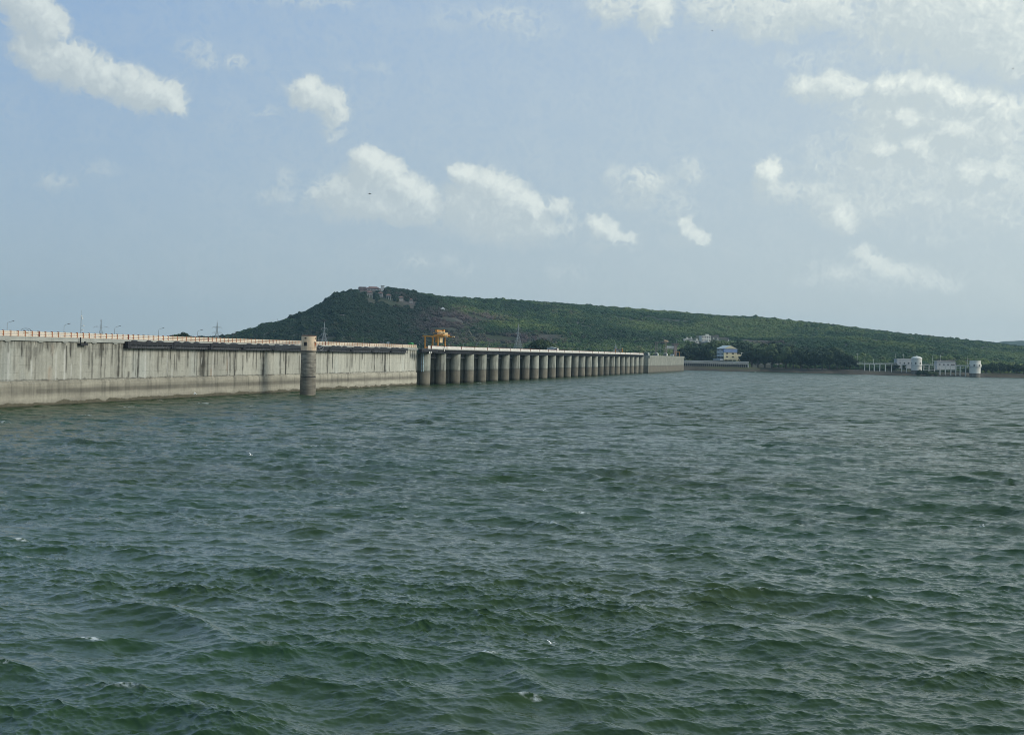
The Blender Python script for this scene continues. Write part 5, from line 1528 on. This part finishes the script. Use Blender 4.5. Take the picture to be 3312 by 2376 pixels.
# ------------------------------------------------------------------ jetty with white towers
Yj = 1250
j0, j1 = at(2772, 1174.5, Yj), at(3140, 1183.5, Yj)
jd = j1 - j0; jL = math.hypot(jd.x, jd.y)
jz = j0.z
jt = thing('jetty', 'long white jetty bridge on thin piles linking two round white towers', 'jetty', (j0.x, j0.y, 0), math.atan2(jd.y, jd.x))
kj = Yj / FPX
MB().box(0, jL, -.9, .9, jz - .45, jz).build('deck', M['whitegrey'], jt)
hr = MB()
for sy in (-.85, .85):
    hr.tube((0, sy, jz + .95), (jL, sy, jz + .95), .05, n=4).tube((0, sy, jz + .5), (jL, sy, jz + .5), .04, n=4)
    for x in np.arange(0, jL, 2.4): hr.tube((x, sy, jz), (x, sy, jz + .95), .05, n=4)
hr.build('handrail', M['whitegrey'], jt)
def jx(px): return (px - 2772) * kj * 1.0
for px in (2797, 2813, 2828, 2846, 2864, 2884, 2917, 2932, 2988, 3005, 3023, 3041, 3058, 3076, 3092, 3106, 3124):
    m = MB()
    for sy in (-.7, .7): m.box(jx(px) - .2, jx(px) + .2, sy - .2, sy + .2, -2, jz - .45)
    m.box(jx(px) - .15, jx(px) + .15, -.5, .5, jz - 2.4, jz - 2.1)
    m.build('pile', M['white'], jt)
MB().box(jx(2985), jx(3128), -.78, -.62, jz - 2.3, jz - 2.0).box(jx(2985), jx(3112), -.78, -.62, jz - 4.4, jz - 4.15).build('brace_beam', M['white'], jt)
def white_tower(label, px, y_ring, y_bot, y_top, wpx, dome):
    Yt = Yj - 3
    p = at(px, y_bot, Yt)
    k = Yt / FPX
    z0 = 0.0
    o = thing('pump_tower', label, 'tower', (p.x, p.y, 0), 0, 'white towers on the jetty')
    r = wpx / 2 * k
    zr = at(px, y_ring, Yt).z; zt = at(px, y_top, Yt).z; zb = p.z
    MB().lathe([(r * .97, -3), (r * .97, zb)], 40).build('foot', M['brown'], o, smooth=40)
    MB().lathe([(r, zb), (r, zr - .3)], 40).build('shaft', M['white'], o, smooth=40)
    MB().lathe([(r * 1.1, zr - .3), (r * 1.1, zr + .1)], 40).build('floor_ring', M['bluegrey'], o, smooth=40)
    if dome:
        MB().lathe([(r * .99, zr + .1), (r * .99, zt)], 40).build('cabin', M['white'], o, smooth=40)
        pr = [(r * 1.02 * math.cos(a), zt + 2.1 * math.sin(a)) for a in np.linspace(0, math.pi / 2 * .93, 9)]
        MB().lathe([(r * 1.02, zt - .2)] + pr, 40).build('dome', M['white'], o, smooth=40)
        MB().lathe([(.5, zt + 2.0), (.45, zt + 2.7), (.1, zt + 3.0)], 12).build('finial', M['white'], o)
    else:
        MB().lathe([(r * 1.14, zr + .1), (r * 1.14, zr + 2.6)], 40).build('gallery_wall', M['white'], o, smooth=40)
        MB().lathe([(r * .99, zr + 2.6), (r * .99, zt)], 40).build('cabin', M['white'], o, smooth=40)
        MB().lathe([(r * 1.02, zt), (r * 1.02, zt + .3)], 40).build('roof', M['white'], o, smooth=40)
    toc = math.atan2(-p.y, -p.x)
    for a in (-62, -8, 42):
        m = MB(); m.M = Matrix.Rotation(toc + R(a), 4, 'Z')
        rr = r * (1.0 if dome else 1.15)
        m.box(rr - .4, rr + .04, -.5, .5, zr + (1.0 if dome else .7), zr + (2.6 if dome else 2.1))
        m.build('window', M['shadehole'], o)
white_tower('domed white round tower rising from scrub on the bank', 2964, 1181, 1197, 1159.5, 34, True)
white_tower('flat-topped white round tower in the water at the jetty end', 3153, 1186.5, 1207, 1167, 35, False)
def pump_house(label, pxa, pxb, yt, yb, Y, wins):
    p = at((pxa + pxb) / 2, yb, Y)
    k = Y / FPX
    W, H = (pxb - pxa) * k, (yb - yt) * k
    o = thing('pump_house', label, 'building', (p.x, p.y, p.z), R(6))
    MB().box(-W / 2, W / 2, 0, 7, -3, H).build('wall', M['whitegrey'], o)
    MB().box(-W / 2 - .5, W / 2 + .3, -.5, 7.3, H, H + .35).build('roof', M['white'], o)
    for f, w in wins:
        MB().box(-W / 2 + W * f - w / 2, -W / 2 + W * f + w / 2, -.06, .06, H * .2, H * .48).build('window', M['shadehole'], o)
pump_house('white flat-roofed pump house left of the domed tower', 2900, 2952, 1161, 1181, Yj + 14, ((.2, .9), (.48, 1.4), (.75, 1.4)))
pump_house('low white pump house between the two round towers', 3030, 3091, 1169, 1184, Yj + 18, ((.13, 1.6), (.36, 1.6), (.6, 1.8), (.86, 3.4)))

# ------------------------------------------------------------------ birds
def bird(label, px, py, Y, span, heading, flap, dark=False):
    p = at(px, py, Y)
    o = bpy.data.objects.new('bird', None)
    b = MB()
    s = span
    m = M['birddark'] if dark else M['bird']
    prof = [(-.32, 0.005), (-.22, .035), (-.05, .06), (.1, .05), (.2, .035), (.27, .032), (.31, .018), (.37, .003)]
    n = 8
    vs, fs = [], []
    for (x, r) in prof:
        for k in range(n):
            a = 2 * math.pi * k / n
            vs.append((x * s, r * s * math.cos(a), r * s * math.sin(a)))
    for j in range(len(prof) - 1):
        for k in range(n):
            fs.append((j * n + k, j * n + (k + 1) % n, (j + 1) * n + (k + 1) % n, (j + 1) * n + k))
    b.add(vs, fs)
    for sg in (-1, 1):
        z1, z2 = flap * .22 * s, flap * .30 * s
        pts = [(.09, .04, .02), (-.09, .04, .02), (.13, .27, z1 / s), (-.06, .27, z1 / s), (-.02, .52, z2 / s), (-.10, .5, z2 / s)]
        up = [(x * s, sg * y * s, z * s + .01 * s) for x, y, z in pts]
        dn = [(x * s, sg * y * s, z * s - .01 * s) for x, y, z in pts]
        b.add(up + dn, [(0, 1, 3, 2), (2, 3, 5, 4), (6, 8, 9, 7), (8, 10, 11, 9), (0, 2, 8, 6), (2, 4, 10, 8), (1, 7, 9, 3), (3, 9, 11, 5), (4, 5, 11, 10)])
    ob = b.build('bird', m)
    ob.location = p
    ob.rotation_euler = (R(8), 0, R(heading))
    tag(ob, label, 'bird', 'birds over the water' if not dark else 'birds in the sky')
    bpy.data.objects.remove(o)
bird('white bird gliding low before the wall left of the tower', 631, 1274, 270, 1.0, 20, .9)
bird('white bird skimming the open water below the intake tower', 811, 1472, 130, 0.6, 30, .9)
bird('white bird low over mid-lake waves right of centre', 1757, 1584, 100, .35, 100, .9)
bird('white bird flying over the waves near the right edge', 3177, 1701, 85, .55, 150, .8)
bird('white bird just above the nearest whitecap at bottom centre', 1782, 2079, 55, .36, 60, .7)
bird('dark bird with arched wings below the central cloud', 1196, 627, 300, 1.1, 5, .4, True)
bird('tiny dark bird high in the upper right sky', 2303, 100, 420, .9, 40, .5, True)
bird('tiny dark bird beneath the bright cloud at the right', 3276, 222, 420, .9, 10, .5, True)

# ------------------------------------------------------------------ haze
hz = MB().box(-4600, 4600, -400, 5300, -40, 165)
hm = bpy.data.materials.new('thin_haze')
hm.use_nodes = True
hn = hm.node_tree
hn.nodes.clear()
ho = hn.nodes.new('ShaderNodeOutputMaterial')
hv = hn.nodes.new('ShaderNodeVolumePrincipled')
hv.inputs['Color'].default_value = (0.48, 0.78, 1.0, 1)
hv.inputs['Density'].default_value = 0.00006
hv.inputs['Anisotropy'].default_value = 0.2
hn.links.new(hv.outputs[0], ho.inputs['Volume'])
tag(hz.build('haze', hm), 'thin bluish haze over the lake and hills', 'haze', kind='stuff')
